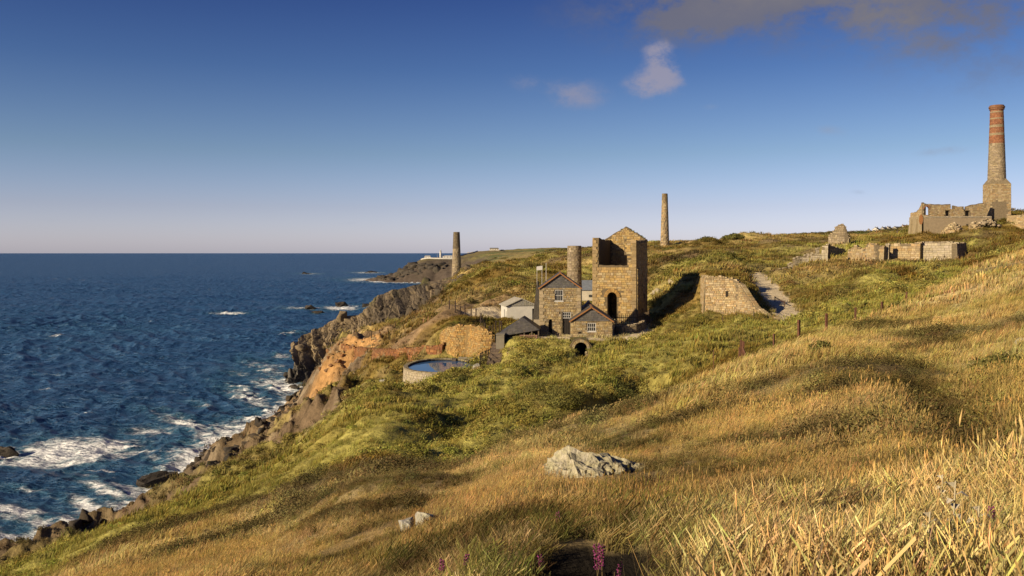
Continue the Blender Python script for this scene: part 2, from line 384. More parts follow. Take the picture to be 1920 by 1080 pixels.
def ground(x, y):
    x = np.asarray(x, float); y = np.asarray(y, float)
    a = np.arctan2(x, y); l = np.log(np.maximum(np.hypot(x, y), .61))
    i = np.clip(np.searchsorted(acol, a) - 1, 0, len(acol) - 2); j = np.clip(np.searchsorted(lrow, l) - 1, 0, len(lrow) - 2)
    u = np.clip((a - acol[i]) / (acol[i + 1] - acol[i]), 0, 1); v = np.clip((l - lrow[j]) / (lrow[j + 1] - lrow[j]), 0, 1)
    return (GZ[j, i] * (1 - u) + GZ[j, i + 1] * u) * (1 - v) + (GZ[j + 1, i] * (1 - u) + GZ[j + 1, i + 1] * u) * v


def gz1(x, y):
    return float(ground(np.array([x]), np.array([y]))[0])


def slope(x, y):
    e = np.maximum(0.02 * np.hypot(x, y), .3)
    return np.hypot(ground(x + e, y) - ground(x - e, y), ground(x, y + e) - ground(x, y - e)) / (2 * e)


# ---------------------------------------------------------------- what grows where
def lerp(a, b, t):
    return a + (b - a) * t[..., None]


C = {k: np.array(v) for k, v in dict(
    gold=(0.45, 0.335, 0.14), straw=(0.53, 0.42, 0.20), rust=(0.28, 0.185, 0.09), green=(0.17, 0.175, 0.038), lime=(0.33, 0.30, 0.085), olive=(0.19, 0.155, 0.052),
    bracken=(0.17, 0.115, 0.032), heather=(0.085, 0.062, 0.036), dark=(0.05, 0.05, 0.02), rock=(0.125, 0.09, 0.056), pale=(0.30, 0.25, 0.18), earth=(0.24, 0.165, 0.095),
    orange=(0.35, 0.205, 0.085), track=(0.56, 0.47, 0.32), farmoor=(0.155, 0.13, 0.06), farrock=(0.095, 0.075, 0.062), field=(0.13, 0.14, 0.05)).items()}


def zones(x, y):
    r = np.hypot(x, y); px = pcol(x, y)
    edge = np.interp(px, EDGE[:, 0], EDGE[:, 1])
    z = ground(x, y); s = slope(x, y)
    g = {}
    g['spur'] = 1 - smooth(edge * .93, edge * 1.07, y + 1.5 * fbm(x, y, 4, 2, 71))
    hb = np.zeros(x.shape)
    for poly, h, wd in RIDGES:
        d, t = seg_dist(x, y, poly)
        hb = np.maximum(hb, np.exp(-((d + .35 * fbm(x, y, 1.5, 2, 5)) / (wd * .9)) ** 2))
    d, t = seg_dist(x, y, GULLY)
    hb = np.maximum(hb, np.exp(-(d / (1.2 * (1.1 - .6 * t))) ** 2))  # dark heather down the gully stands in for its shade
    for px0, Y0, rad in ((1640, 26, 2.4), (1100, 7.0, .8), (1500, 17, 1.6), (1180, 22, 1.3), (1030, 28, 2.0), (1380, 18.5, 1.0), (800, 7.6, .9), (660, 11, .9), (1620, 6.2, .55), (1105, 5.6, .6), (1165, 5.6, .35), (1108, 4.6, .5), (1108, 3.8, .42), (1112, 3.1, .34), (1060, 4.4, .25), (1850, 9, .8), (1560, 14, .9), (1450, 10, .6), (1700, 11, .8), (1800, 14, 1.1), (1345, 12.5, .6), (1260, 18, .9), (1440, 28, 1.4), (1560, 23, 1.3), (940, 9, .6), (700, 14, .8), (1700, 22, 1.6)):  # heather patches; those round the near hollow darken it for its shade
        c = W(px0, Y0); hb = np.maximum(hb, 1.1 * np.exp(-((x - c[0]) ** 2 + (y - c[1]) ** 2) / rad ** 2))
    hb = np.maximum(hb, smooth(.22, .5, fbm(x, y, 6.5, 3, 77)) * .8)
    g['heather'] = hb * g['spur']
    coast = smooth(-4, 4, -(x + 6 + 0.05 * y)) * smooth(85, 110, r) * (1 - smooth(380, 480, r))
    g['rock'] = np.clip(coast * smooth(.55, .95, s + .25 * fbm(x, y, 8, 3, 55)) * (1 - smooth(35, 42, z)) + (1 - smooth(1.5, 5, z)) * smooth(60, 90, r), 0, 1)
    cz = smooth(-4, 4, -(x + 20 + .02 * y)) * smooth(95, 125, r) * (1 - smooth(265, 290, r)) * (1 - smooth(10, 20, z + 6 * fbm(x, y, 12, 4, 57)))
    g['rock'] = np.maximum(g['rock'], cz * .92)
    g['far'] = smooth(420, 620, r)
    g['earth'] = np.zeros(x.shape)
    for px0, Y0, rx, ry, am in ((800, 136, 8.0, 9, 1.2), (835, 141, 6, 7, 1.0), (690, 172, 6, 12, .9), (1290, 62, 2.0, 2.5, .8), (1330, 47, 1.3, 2.0, .9), (940, 152, 9, 10, .7), (480, 190, 9, 25, .9), (600, 150, 7, 25, .6), (880, 168, 14, 9, .8), (1020, 190, 12, 9, .5), (1320, 58, 1.6, 3, .6)):
        c = W(px0, Y0)
        g['earth'] = np.maximum(g['earth'], am * np.exp(-(((x - c[0]) / rx) ** 2 + ((y - c[1]) / ry) ** 2) ** 1.5))
    g['earth'] = smooth(.3, .6, g['earth'] + .3 * fbm(x, y, 5, 3, 61))
    c = W(655, 163)
    g['orange'] = smooth(.25, .6, np.exp(-(((x - c[0]) / 7.5) ** 2 + ((y - c[1]) / 13) ** 2)) + .3 * fbm(x, y, 4, 3, 66)) * smooth(.25, .45, s)
    c = W(915, 137)
    g['track'] = smooth(.35, .6, np.exp(-(((x - c[0]) / 4.5) ** 2 + ((y - c[1]) / 9) ** 2)) + .12 * fbm(x, y, 3, 2, 68))
    pd = np.where(in_poly(x, y, PAD), 1.0, 1 - smooth(0, 1.0, edge_dist(x, y, PAD)))
    d, t = seg_dist(x, y, FOOTPATH)
    g['pad'] = np.clip(np.maximum(pd * .75, 1 - smooth(.8, 1.4, d)), 0, 1)
    d, t = seg_dist(x, y, LANE)
    g['pad'] = np.maximum(g['pad'], 1 - smooth(1.7, 2.3, d))
    d, t = seg_dist(x, y, LANE2)
    g['pad'] = np.maximum(g['pad'], 1 - smooth(1.2, 1.8, d))
    e = np.hypot((x - TANK_C[0]) / TANK_RX, (y - TANK_C[1]) / TANK_RY)
    g['tank'] = (e < 1.03) * 1.0
    g['pit_shade'] = np.zeros(x.shape)
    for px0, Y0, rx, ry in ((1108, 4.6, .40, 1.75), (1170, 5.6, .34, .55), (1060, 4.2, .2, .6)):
        c = W(px0, Y0); g['pit_shade'] = np.maximum(g['pit_shade'], np.exp(-(((x - c[0]) / rx) ** 2 + ((y - c[1]) / ry) ** 2) ** 2))
    g['pit_shade'] = smooth(.3, .6, g['pit_shade'] + .25 * fbm(x, y, .5, 3, 59))
    g['z'] = z; g['r'] = r; g['px'] = px; g['s'] = s
    return g


def cover(x, y, g=None):
    g = g or zones(x, y)
    n1 = fbm(x, y, 14, 4, 101); n2 = fbm(x, y, 4.5, 4, 113); n3 = fbm(x, y, 45, 4, 127)
    c = np.broadcast_to(C['olive'], x.shape + (3,)).copy()
    c = lerp(c, C['bracken'], smooth(-.05, .35, n1 + .5 * n2))
    c = lerp(c, C['lime'], smooth(.0, .35, -n1 + .4 * n2 + .1))
    c = lerp(c, C['gold'] * .85, smooth(-.12, .3, n3 + .5 * n2) * smooth(110, 200, g['r']) * .85)
    c = lerp(c, C['lime'], .65 * smooth(50, 60, g['r']) * (1 - smooth(95, 140, g['r'])) * smooth(-.25, .2, n3 + .6 * n2 + .1))
    c = lerp(c, C['heather'] * 1.7, smooth(.08, .34, fbm(x, y, 20, 4, 137)) * smooth(130, 220, g['r']) * .8)
    sp = lerp(np.broadcast_to(C['gold'], c.shape), C['straw'], smooth(-.1, .3, n2 + .3 * n1))
    sp = lerp(sp, C['rust'], smooth(.12, .5, fbm(x, y, 5, 4, 151)) * .5)
    sp = lerp(sp, C['lime'], smooth(.1, .45, fbm(x, y, 8, 3, 163)) * .4 * smooth(8, 20, g['r']))
    c = lerp(c, sp, g['spur'])
    c = lerp(c, C['heather'], np.clip(g['heather'], 0, 1) * .85)
    far = lerp(np.broadcast_to(C['farmoor'], c.shape), C['field'], smooth(-.05, .2, fbm(x, y, 160, 3, 171)))
    far = lerp(far, C['gold'] * .7, smooth(.1, .3, fbm(x, y, 90, 4, 175)) * .6)
    far = lerp(far, C['farrock'], smooth(.22, .5, g['s']) + 0 * x)
    far = lerp(far, C['farrock'] * .85, smooth(1150, 1250, g['r']) * (1 - smooth(900, 960, g['px'])) * (1 - smooth(26, 36, g['z'] + 10 * fbm(x, y, 60, 4, 181))) * .85)
    c = lerp(c, far, g['far'])
    rk = lerp(np.broadcast_to(C['rock'], c.shape), C['pale'], smooth(.0, .4, n2 + .4 * n1) * .45)
    rk = lerp(rk, C['farrock'], (1 - smooth(2, 8, g['z'])) * .8)
    c = lerp(c, rk, g['rock'])
    c = lerp(c, C['earth'], g['earth'] * .85)
    c = lerp(c, C['orange'], g['orange'])
    c = lerp(c, np.array((.016, .013, .009)), g['pit_shade'])  # near-black ground colour painted in as the hollow's shadow
    c = lerp(c, C['track'], np.maximum(g['track'], g['pad']))
    return np.clip(c, .01, .9)


def hitY(px, py, y0=3.0, y1=420.0):
    """distance at which the line of sight through a photo point first meets the ground"""
    Y = np.geomspace(y0, y1, 1500); X = (px - 960) / F * Y; Z = CAMZ + (HZ - py) / F * Y
    k = np.nonzero(ground(X, Y) > Z)[0]
    return float(Y[k[0]]) if len(k) else None

# ---------------------------------------------------------------- mesh and object helpers
class MB:
    """collects quads and polygons, then links them as ONE mesh object"""
    def __init__(self):
        self.v = []; self.f = []; self.c = []; self.m = []

    def poly(self, pts, col=(1, 1, 1), mi=0):
        b = len(self.v); self.v.extend([tuple(p) for p in pts])
        self.f.append(tuple(range(b, b + len(pts)))); self.c.append(col); self.m.append(mi)

    def hexa(self, p, col=(1, 1, 1), mi=0, skip=()):
        """eight corners: bottom ring 0-3, top ring 4-7"""
        b = len(self.v); self.v.extend([tuple(q) for q in p])
        for i, q in enumerate(((3, 2, 1, 0), (4, 5, 6, 7), (0, 1, 5, 4), (1, 2, 6, 5), (2, 3, 7, 6), (3, 0, 4, 7))):
            if i in skip: continue
            self.f.append(tuple(b + k for k in q)); self.c.append(col); self.m.append(mi)

    def box(self, x0, x1, y0, y1, z0, z1, col=(1, 1, 1), mi=0):
        self.hexa([(x0, y0, z0), (x1, y0, z0), (x1, y1, z0), (x0, y1, z0), (x0, y0, z1), (x1, y0, z1), (x1, y1, z1), (x0, y1, z1)], col, mi)

    def bar(self, a, b, w, h=None, col=(1, 1, 1), mi=0, up=(0, 0, 1)):
        a = Vector(a); b = Vector(b); d = (b - a).normalized(); h = h or w
        s = d.cross(Vector(up))
        if s.length < 1e-4: s = d.cross(Vector((1, 0, 0)))
        s.normalize(); t = s.cross(d).normalized()
        s *= w / 2; t *= h / 2
        self.hexa([a - s - t, a + s - t, a + s + t, a - s + t, b - s - t, b + s - t, b + s + t, b - s + t], col, mi)

    def tube(self, a, b, r0, r1, n=8, col=(1, 1, 1), mi=0, cap=True):
        a = Vector(a); b = Vector(b); d = (b - a).normalized()
        s = d.cross(Vector((0, 0, 1)))
        if s.length < 1e-4: s = Vector((1, 0, 0))
        s.normalize(); t = d.cross(s)
        k = len(self.v)
        for c, r in ((a, r0), (b, r1)):
            for i in range(n):
                an = 2 * math.pi * i / n
                self.v.append(tuple(c + s * (math.cos(an) * r) + t * (math.sin(an) * r)))
        for i in range(n):
            j = (i + 1) % n
            self.f.append((k + i, k + j, k + n + j, k + n + i)); self.c.append(col); self.m.append(mi)
        if cap:
            self.f.append(tuple(k + n + i for i in range(n))); self.c.append(col); self.m.append(mi)
            self.f.append(tuple(k + i for i in reversed(range(n)))); self.c.append(col); self.m.append(mi)

    def mesh(self, name, mats, smooth=False):
        me = bpy.data.meshes.new(name)
        me.from_pydata(self.v, [], self.f)
        if not isinstance(mats, (list, tuple)): mats = [mats]
        for m in mats: me.materials.append(m)
        if len(mats) > 1: me.polygons.foreach_set('material_index', self.m)
        if smooth: me.polygons.foreach_set('use_smooth', [True] * len(self.f))
        at = me.attributes.new('tint', 'FLOAT_COLOR', 'FACE')
        at.data.foreach_set('color', np.concatenate([np.array(self.c, np.float32), np.ones((len(self.c), 1), np.float32)], 1).ravel())
        me.update()
        return me

    def build(self, name, mats, parent=None, smooth=False):
        o = bpy.data.objects.new(name, self.mesh(name, mats, smooth))
        COL.objects.link(o)
        if parent is not None: o.parent = parent
        return o


def thing(name, loc, label, cat, rz=0.0, group=None):
    o = bpy.data.objects.new(name, None); COL.objects.link(o)
    o.empty_display_size = .3
    o.location = loc; o.rotation_euler = (0, 0, rz)
    o['label'] = label; o['category'] = cat
    if group: o['group'] = group
    return o


def tag(o, label=None, cat=None, group=None, kind=None):
    for k, v in (('label', label), ('category', cat), ('group', group), ('kind', kind)):
        if v: o[k] = v
    return o


def stuff(o):
    o['kind'] = 'stuff'; return o


def copy_tree(o, parent=None):
    c = o.copy(); COL.objects.link(c)
    if parent is not None: c.parent = parent
    for ch in list(o.children): copy_tree(ch, c)
    return c


# ---------------------------------------------------------------- materials
def material(name, color=(.5, .5, .5), tint=True, var=.35, scale=2.0, rough=.9, bump=.0, bscale=8.0, spec=.25, metal=0.0, stain=None, sscale=.6, attr='GEOMETRY'):
    m = bpy.data.materials.new(name); m.use_nodes = True
    nt = m.node_tree; N, L = nt.nodes, nt.links
    p = N['Principled BSDF']
    p.inputs['Roughness'].default_value = rough; p.inputs['Metallic'].default_value = metal
    p.inputs['Specular IOR Level'].default_value = spec
    geo = N.new('ShaderNodeNewGeometry')
    nz = N.new('ShaderNodeTexNoise'); nz.inputs['Scale'].default_value = scale; nz.inputs['Detail'].default_value = 6; nz.inputs['Roughness'].default_value = .65
    L.new(geo.outputs['Position'], nz.inputs['Vector'])
    mr = N.new('ShaderNodeMapRange'); mr.inputs[1].default_value = .25; mr.inputs[2].default_value = .75
    mr.inputs[3].default_value = 1 - var; mr.inputs[4].default_value = 1 + var
    L.new(nz.outputs['Fac'], mr.inputs[0])
    mul = N.new('ShaderNodeVectorMath'); mul.operation = 'SCALE'
    if tint:
        at = N.new('ShaderNodeAttribute'); at.attribute_name = 'tint'; at.attribute_type = attr
        m1 = N.new('ShaderNodeVectorMath'); m1.operation = 'MULTIPLY'; L.new(at.outputs['Color'], m1.inputs[0]); m1.inputs[1].default_value = color
        src = m1.outputs[0]
    else:
        rgb = N.new('ShaderNodeRGB'); rgb.outputs[0].default_value = (*color, 1); src = rgb.outputs[0]
    if stain:
        n2 = N.new('ShaderNodeTexNoise'); n2.inputs['Scale'].default_value = sscale; n2.inputs['Detail'].default_value = 8; n2.inputs['Roughness'].default_value = .7
        L.new(geo.outputs['Position'], n2.inputs['Vector'])
        r2 = N.new('ShaderNodeMapRange'); r2.interpolation_type = 'SMOOTHSTEP'; r2.inputs[1].default_value = .48; r2.inputs[2].default_value = .66
        r2.inputs[4].default_value = stain[3]
        L.new(n2.outputs['Fac'], r2.inputs[0])
        mx = N.new('ShaderNodeMix'); mx.data_type = 'RGBA'; L.new(r2.outputs[0], mx.inputs['Factor']); L.new(src, mx.inputs[6]); mx.inputs[7].default_value = (*stain[:3], 1)
        src = mx.outputs[2]
    L.new(src, mul.inputs[0]); L.new(mr.outputs[0], mul.inputs['Scale'])
    L.new(mul.outputs[0], p.inputs['Base Color'])
    if bump:
        nb = N.new('ShaderNodeTexNoise'); nb.inputs['Scale'].default_value = bscale; nb.inputs['Detail'].default_value = 8
        L.new(geo.outputs['Position'], nb.inputs['Vector'])
        b = N.new('ShaderNodeBump'); b.inputs['Strength'].default_value = 1.0; b.inputs['Distance'].default_value = bump
        L.new(nb.outputs['Fac'], b.inputs['Height']); L.new(b.outputs[0], p.inputs['Normal'])
    return m


def ground_material():
    m = bpy.data.materials.new('turf_and_rock'); m.use_nodes = True
    nt = m.node_tree; N, L = nt.nodes, nt.links
    p = N['Principled BSDF']; p.inputs['Roughness'].default_value = .95; p.inputs['Specular IOR Level'].default_value = .1
    geo = N.new('ShaderNodeNewGeometry')
    at = N.new('ShaderNodeAttribute'); at.attribute_name = 'tint'
    src = at.outputs['Color']
    def noise(scale, detail=6, rough=.65):
        n = N.new('ShaderNodeTexNoise'); n.inputs['Scale'].default_value = scale; n.inputs['Detail'].default_value = detail; n.inputs['Roughness'].default_value = rough
        L.new(geo.outputs['Position'], n.inputs['Vector']); return n
    def rng_(fac, a, b, lo, hi):
        r = N.new('ShaderNodeMapRange'); r.inputs[1].default_value = a; r.inputs[2].default_value = b; r.inputs[3].default_value = lo; r.inputs[4].default_value = hi
        L.new(fac, r.inputs[0]); return r.outputs[0]
    f1 = noise(.9, 9, .7); f2 = noise(.16, 7)
    mm = N.new('ShaderNodeMath'); mm.operation = 'MULTIPLY'
    L.new(rng_(f1.outputs['Fac'], .3, .7, .55, 1.4), mm.inputs[0]); L.new(rng_(f2.outputs['Fac'], .3, .7, .75, 1.22), mm.inputs[1])
    mul = N.new('ShaderNodeVectorMath'); mul.operation = 'SCALE'
    L.new(src, mul.inputs[0]); L.new(mm.outputs[0], mul.inputs['Scale'])
    L.new(mul.outputs[0], p.inputs['Base Color'])
    nb = noise(1.1, 9, .7)
    b = N.new('ShaderNodeBump'); b.inputs['Strength'].default_value = 1; b.inputs['Distance'].default_value = .55
    L.new(nb.outputs['Fac'], b.inputs['Height']); L.new(b.outputs[0], p.inputs['Normal'])
    return m


def grid_object(name, X, Y, Z, mat, tint=None, extra=None):
    R, Cn = X.shape
    me = bpy.data.meshes.new(name)
    co = np.stack([X, Y, Z], -1).reshape(-1, 3).astype(np.float32)
    idx = np.arange(R * Cn).reshape(R, Cn)
    q = np.stack([idx[:-1, :-1], idx[:-1, 1:], idx[1:, 1:], idx[1:, :-1]], -1).reshape(-1, 4).astype(np.int32)
    me.vertices.add(len(co)); me.vertices.foreach_set('co', co.ravel())
    me.loops.add(q.size); me.loops.foreach_set('vertex_index', q.ravel())
    me.polygons.add(len(q)); me.polygons.foreach_set('loop_start', np.arange(len(q), dtype=np.int32) * 4)
    me.polygons.foreach_set('use_smooth', np.ones(len(q), bool))
    me.update(calc_edges=True)
    if tint is not None:
        at = me.attributes.new('tint', 'FLOAT_COLOR', 'POINT')
        at.data.foreach_set('color', np.concatenate([tint.reshape(-1, 3), np.ones((R * Cn, 1))], 1).astype(np.float32).ravel())
    for k, v in (extra or {}).items():
        at = me.attributes.new(k, 'FLOAT', 'POINT'); at.data.foreach_set('value', v.astype(np.float32).ravel())
    me.materials.append(mat)
    o = bpy.data.objects.new(name, me); COL.objects.link(o)
    return o


# ---------------------------------------------------------------- the land
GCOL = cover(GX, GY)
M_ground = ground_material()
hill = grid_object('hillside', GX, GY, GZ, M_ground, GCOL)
tag(hill, kind='structure')

# ---------------------------------------------------------------- the sea
SEA_ROCKS = [  # photo column, row of the waterline, width px, height px
    (6, 850, 70, 22, 'dark flat rock in white surf, nearest the shore bottom of the bay'),
    (296, 903, 92, 24, 'long dark reef joined to the shore below the grassy slope'),
    (584, 578, 44, 9, 'low black reef in white water, widest of the rocks off the cliff'),
    (641, 573, 30, 9, 'black humped rock in white water between two lower rocks off the cliff'),
    (598, 586, 26, 6, 'small black rock awash in front of the wider reef'),
    (690, 574, 24, 9, 'black rock in the surf tight against the cliff foot'),
    (574, 513, 16, 4, 'tiny distant rock far out on the sea, farthest from the headland'),
    (696, 511, 26, 5, 'distant dark rock with surf off the lighthouse headland'),
    (552, 724, 34, 5, 'flat rock awash in foam at the foot of the tall cliff')]
FOAM = [(130, 846, 150, 30, 1.0, -.04), (60, 862, 90, 18, .9, 0), (215, 832, 70, 16, .8, 0), (262, 925, 90, 26, 1.0, .4), (330, 885, 40, 14, .7, 0), (470, 745, 95, 26, .85, .45), (530, 722, 80, 24, 1.0, .2), (590, 700, 30, 16, 1.0, 0), (410, 830, 60, 24, .9, .5),
        (500, 690, 80, 22, .75, .2), (425, 812, 40, 26, .8, .6), (640, 577, 55, 7, 1.0, 0), (560, 577, 60, 4, .8, 0), (430, 586, 48, 4, 1.0, 0), (545, 622, 30, 4, .95, 0), (720, 525, 48, 4, 1.0, 0), (800, 528, 40, 3, .8, 0),
        (690, 511, 50, 2.5, .9, 0), (580, 513, 40, 2, .8, 0), (655, 573, 40, 5, .8, 0), (530, 666, 28, 8, .8, 0), (40, 960, 87, 24, 1.0, .1), (90, 985, 75, 28, 1.0, .5), (30, 1015, 75, 24, 1.0, .4), (170, 950, 75, 24, 1.0, .5),
        (345, 790, 90, 16, .72, .3), (280, 805, 70, 12, .7, 0), (390, 760, 50, 8, .7, .2), (450, 700, 60, 10, .7, .1), (160, 985, 87, 16, 1.0, .5), (300, 860, 70, 12, .66, .3), (180, 890, 90, 12, .66, .2), (60, 915, 90, 10, .66, .1), (120, 1000, 50, 12, .8, .4), (200, 920, 100, 18, .9, .4), (20, 1030, 30, 14, .8, .4)]


def sea_xy(px, py):
    Y = CAMZ * F / (py - HZ); return (px - 960) / F * Y, Y


sa = np.concatenate([np.radians(np.linspace(-85, -34, 40))[:-1], np.radians(np.linspace(-34, 8, 520)), np.radians(np.linspace(9, 60, 20))])
sr = np.concatenate([np.geomspace(60, 700, 640)[:-1], np.geomspace(700, 3000, 200)[:-1], np.geomspace(3000, 90000, 60)])
SA, SR = np.meshgrid(sa, sr)
SX, SY = SR * np.sin(SA), SR * np.cos(SA)


def swell(x, y):
    h = 0
    for k, (lam, deg, am) in enumerate(((26, 205, .5), (17, 228, .34), (11, 190, .2), (46, 236, .75))):
        t = math.radians(deg)
        u = (x * math.cos(t) + y * math.sin(t)) / lam + .9 * fbm(x, y, lam * 1.7, 2, 301 + k)
        w = np.sin(2 * math.pi * u)
        h = h + am * (1 - 2 * np.abs(w) ** .8) * (.35 + .65 * (fbm(x, y, lam * 3, 2, 331 + k) + .5))
    return h + .55 * fbm(x, y, 5.5, 4, 351, .62)


SZ = swell(SX, SY) * (1 - smooth(900, 2500, SR) * .7)
spx = pcol(SX, np.maximum(SY, 1)); spy = HZ + CAMZ * F / np.maximum(SY, 1)
foam = np.zeros(SX.shape)
for px, py, wx, wy, am, rot in FOAM:
    c, s = math.cos(-rot), math.sin(-rot)
    dx, dy = spx - px, spy - py
    u = (dx * c - dy * s) / wx; v = (dx * s + dy * c) / wy
    foam = np.maximum(foam, am * np.exp(-(u * u + v * v)))
for px, py, w, h, _ in SEA_ROCKS:
    x, y = sea_xy(px, py); rad = w / F * y * .62
    foam = np.maximum(foam, .95 * np.exp(-((SX - x) ** 2 + ((SY - y) * .6) ** 2) / rad ** 2))
gsea = ground(SX, SY)
foam = np.maximum(foam, .95 * smooth(-13, -.5, gsea) * (SR < 3500))
foam = foam + .22 * smooth(.1, .7, fbm(SX, SY, 60, 3, 371)) * (1 - smooth(250, 700, SR))
SZ = SZ + foam * .35 * fbm(SX, SY, 7, 3, 381)


def sea_material():
    m = bpy.data.materials.new('sea_water'); m.use_nodes = True
    nt = m.node_tree; N, L = nt.nodes, nt.links
    p = N['Principled BSDF']
    geo = N.new('ShaderNodeNewGeometry')
    def noise(scale, detail, rough, stretch=(1, 1, 1), rz=0):
        mpn = N.new('ShaderNodeMapping'); mpn.inputs['Scale'].default_value = stretch; mpn.inputs['Rotation'].default_value = (0, 0, rz)
        L.new(geo.outputs['Position'], mpn.inputs[0])
        n = N.new('ShaderNodeTexNoise'); n.inputs['Scale'].default_value = scale; n.inputs['Detail'].default_value = detail; n.inputs['Roughness'].default_value = rough
        L.new(mpn.outputs[0], n.inputs['Vector']); return n.outputs['Fac']
    def rng_(fac, a, b, lo, hi, smooth_=False):
        r = N.new('ShaderNodeMapRange'); r.inputs[1].default_value = a; r.inputs[2].default_value = b; r.inputs[3].default_value = lo; r.inputs[4].default_value = hi
        if smooth_: r.interpolation_type = 'SMOOTHSTEP'
        L.new(fac, r.inputs[0]); return r.outputs[0]
    def mth(op, a, b):
        n = N.new('ShaderNodeMath'); n.operation = op
        for i, v in enumerate((a, b)):
            if isinstance(v, (int, float)): n.inputs[i].default_value = v
            else: L.new(v, n.inputs[i])
        return n.outputs[0]
    at = N.new('ShaderNodeAttribute'); at.attribute_name = 'foam'
    fm = at.outputs['Fac']
    big = noise(.035, 5, .6)
    wet = N.new('ShaderNodeMix'); wet.data_type = 'RGBA'
    L.new(rng_(big, .35, .65, 0, 1), wet.inputs['Factor'])
    wet.inputs[6].default_value = (.014, .047, .112, 1); wet.inputs[7].default_value = (.024, .072, .158, 1)
    teal = N.new('ShaderNodeMix'); teal.data_type = 'RGBA'
    L.new(rng_(fm, .15, .9, 0, .5), teal.inputs['Factor']); L.new(wet.outputs[2], teal.inputs[6]); teal.inputs[7].default_value = (.035, .115, .13, 1)
    # foam streaks: noise threshold that opens where the foam weight is high
    st = noise(.16, 10, .72, (1, 1.9, 1), .5); st2 = noise(.62, 9, .75)
    web = mth('ADD', mth('MULTIPLY', st, .62), mth('MULTIPLY', st2, .38))
    thr = mth('SUBTRACT', .775, mth('MULTIPLY', fm, .40))
    k = rng_(mth('SUBTRACT', web, thr), -.035, .15, 0, .95, True)
    # scattered whitecaps on the open sea
    cap = noise(.05, 6, .62, (1, 2.6, 1), .3); cap2 = noise(.012, 3, .5)
    caps = rng_(mth('ADD', cap, mth('MULTIPLY', cap2, .25)), .80, .85, 0, .8, True)
    k = mth('MAXIMUM', k, caps)
    fc = N.new('ShaderNodeMix'); fc.data_type = 'RGBA'
    L.new(k, fc.inputs['Factor']); L.new(teal.outputs[2], fc.inputs[6]); fc.inputs[7].default_value = (.74, .76, .78, 1)
    L.new(fc.outputs[2], p.inputs['Base Color'])
    L.new(rng_(k, 0, 1, .3, .85), p.inputs['Roughness'])
    p.inputs['IOR'].default_value = 1.33
    L.new(rng_(k, 0, 1, .30, .1), p.inputs['Specular IOR Level'])
    hb = mth('ADD', mth('MULTIPLY', noise(.22, 8, .62, (1, 1.5, 1), .4), 1.0), mth('MULTIPLY', noise(.045, 5, .6, (1, 2.4, 1), .35), 2.8))
    b = N.new('ShaderNodeBump'); b.inputs['Strength'].default_value = 1; b.inputs['Distance'].default_value = 2.6
    L.new(hb, b.inputs['Height']); L.new(b.outputs[0], p.inputs['Normal'])
    return m


sea = grid_object('sea', SX, SY, SZ, sea_material(), None, {'foam': np.clip(foam, 0, 1)})
tag(sea, kind='structure')

# ---------------------------------------------------------------- masonry
M_stone = material('rubble_stone', var=.28, scale=2.6, bump=.04, bscale=9, stain=(.13, .105, .07, .32), sscale=.9)
M_core = material('stone_core', var=.4, scale=3.0, bump=.06, bscale=6)
M_slate = material('slate', var=.25, scale=3, rough=.55, spec=.4, bump=.01)
M_render = material('old_render', var=.22, scale=1.6, bump=.02, bscale=5, stain=(.26, .21, .14, .4), sscale=.5)
M_white = material('white_paint', var=.10, scale=1.2, rough=.7, stain=(.55, .50, .42, .2), sscale=.8)
M_wood = material('weathered_timber', var=.35, scale=6, rough=.85)
M_paint = material('joinery_paint', var=.08, scale=4, rough=.5)
M_iron = material('rusty_iron', var=.45, scale=14, rough=.8, bump=.004, bscale=40)
M_brick = material('red_brick', var=.22, scale=4, bump=.015, bscale=12, stain=(.20, .14, .10, .45), sscale=1.2)
M_conc = material('concrete', var=.18, scale=2.2, rough=.85, bump=.01)
M_rock = material('rock', var=.4, scale=1.6, bump=.12, bscale=3.5, stain=(.07, .058, .045, .7), sscale=.35)
M_cliff = material('cliff_rock', var=.45, scale=.45, bump=.7, bscale=.8, stain=(.07, .057, .045, .5), sscale=.13)
M_pale_rock = material('pale_lichened_rock', var=.3, scale=7, bump=.05, bscale=14, stain=(.28, .27, .17, .7), sscale=3.0)
M_glass = material('dark_window_glass', (.02, .022, .026), tint=False, var=.1, rough=.08, spec=.5)


def water_mat():
    m = bpy.data.materials.new('still_water'); m.use_nodes = True
    p = m.node_tree.nodes['Principled BSDF']
    p.inputs['Base Color'].default_value = (.035, .085, .20, 1); p.inputs['Specular IOR Level'].default_value = .17; p.inputs['Roughness'].default_value = .03; p.inputs['IOR'].default_value = 1.33  # blue base colour stands in for reflected sky
    N, L = m.node_tree.nodes, m.node_tree.links
    n = N.new('ShaderNodeTexNoise'); n.inputs['Scale'].default_value = 3
    b = N.new('ShaderNodeBump'); b.inputs['Distance'].default_value = .004
    L.new(n.outputs['Fac'], b.inputs['Height']); L.new(b.outputs[0], p.inputs['Normal'])
    return m


M_pool = water_mat()

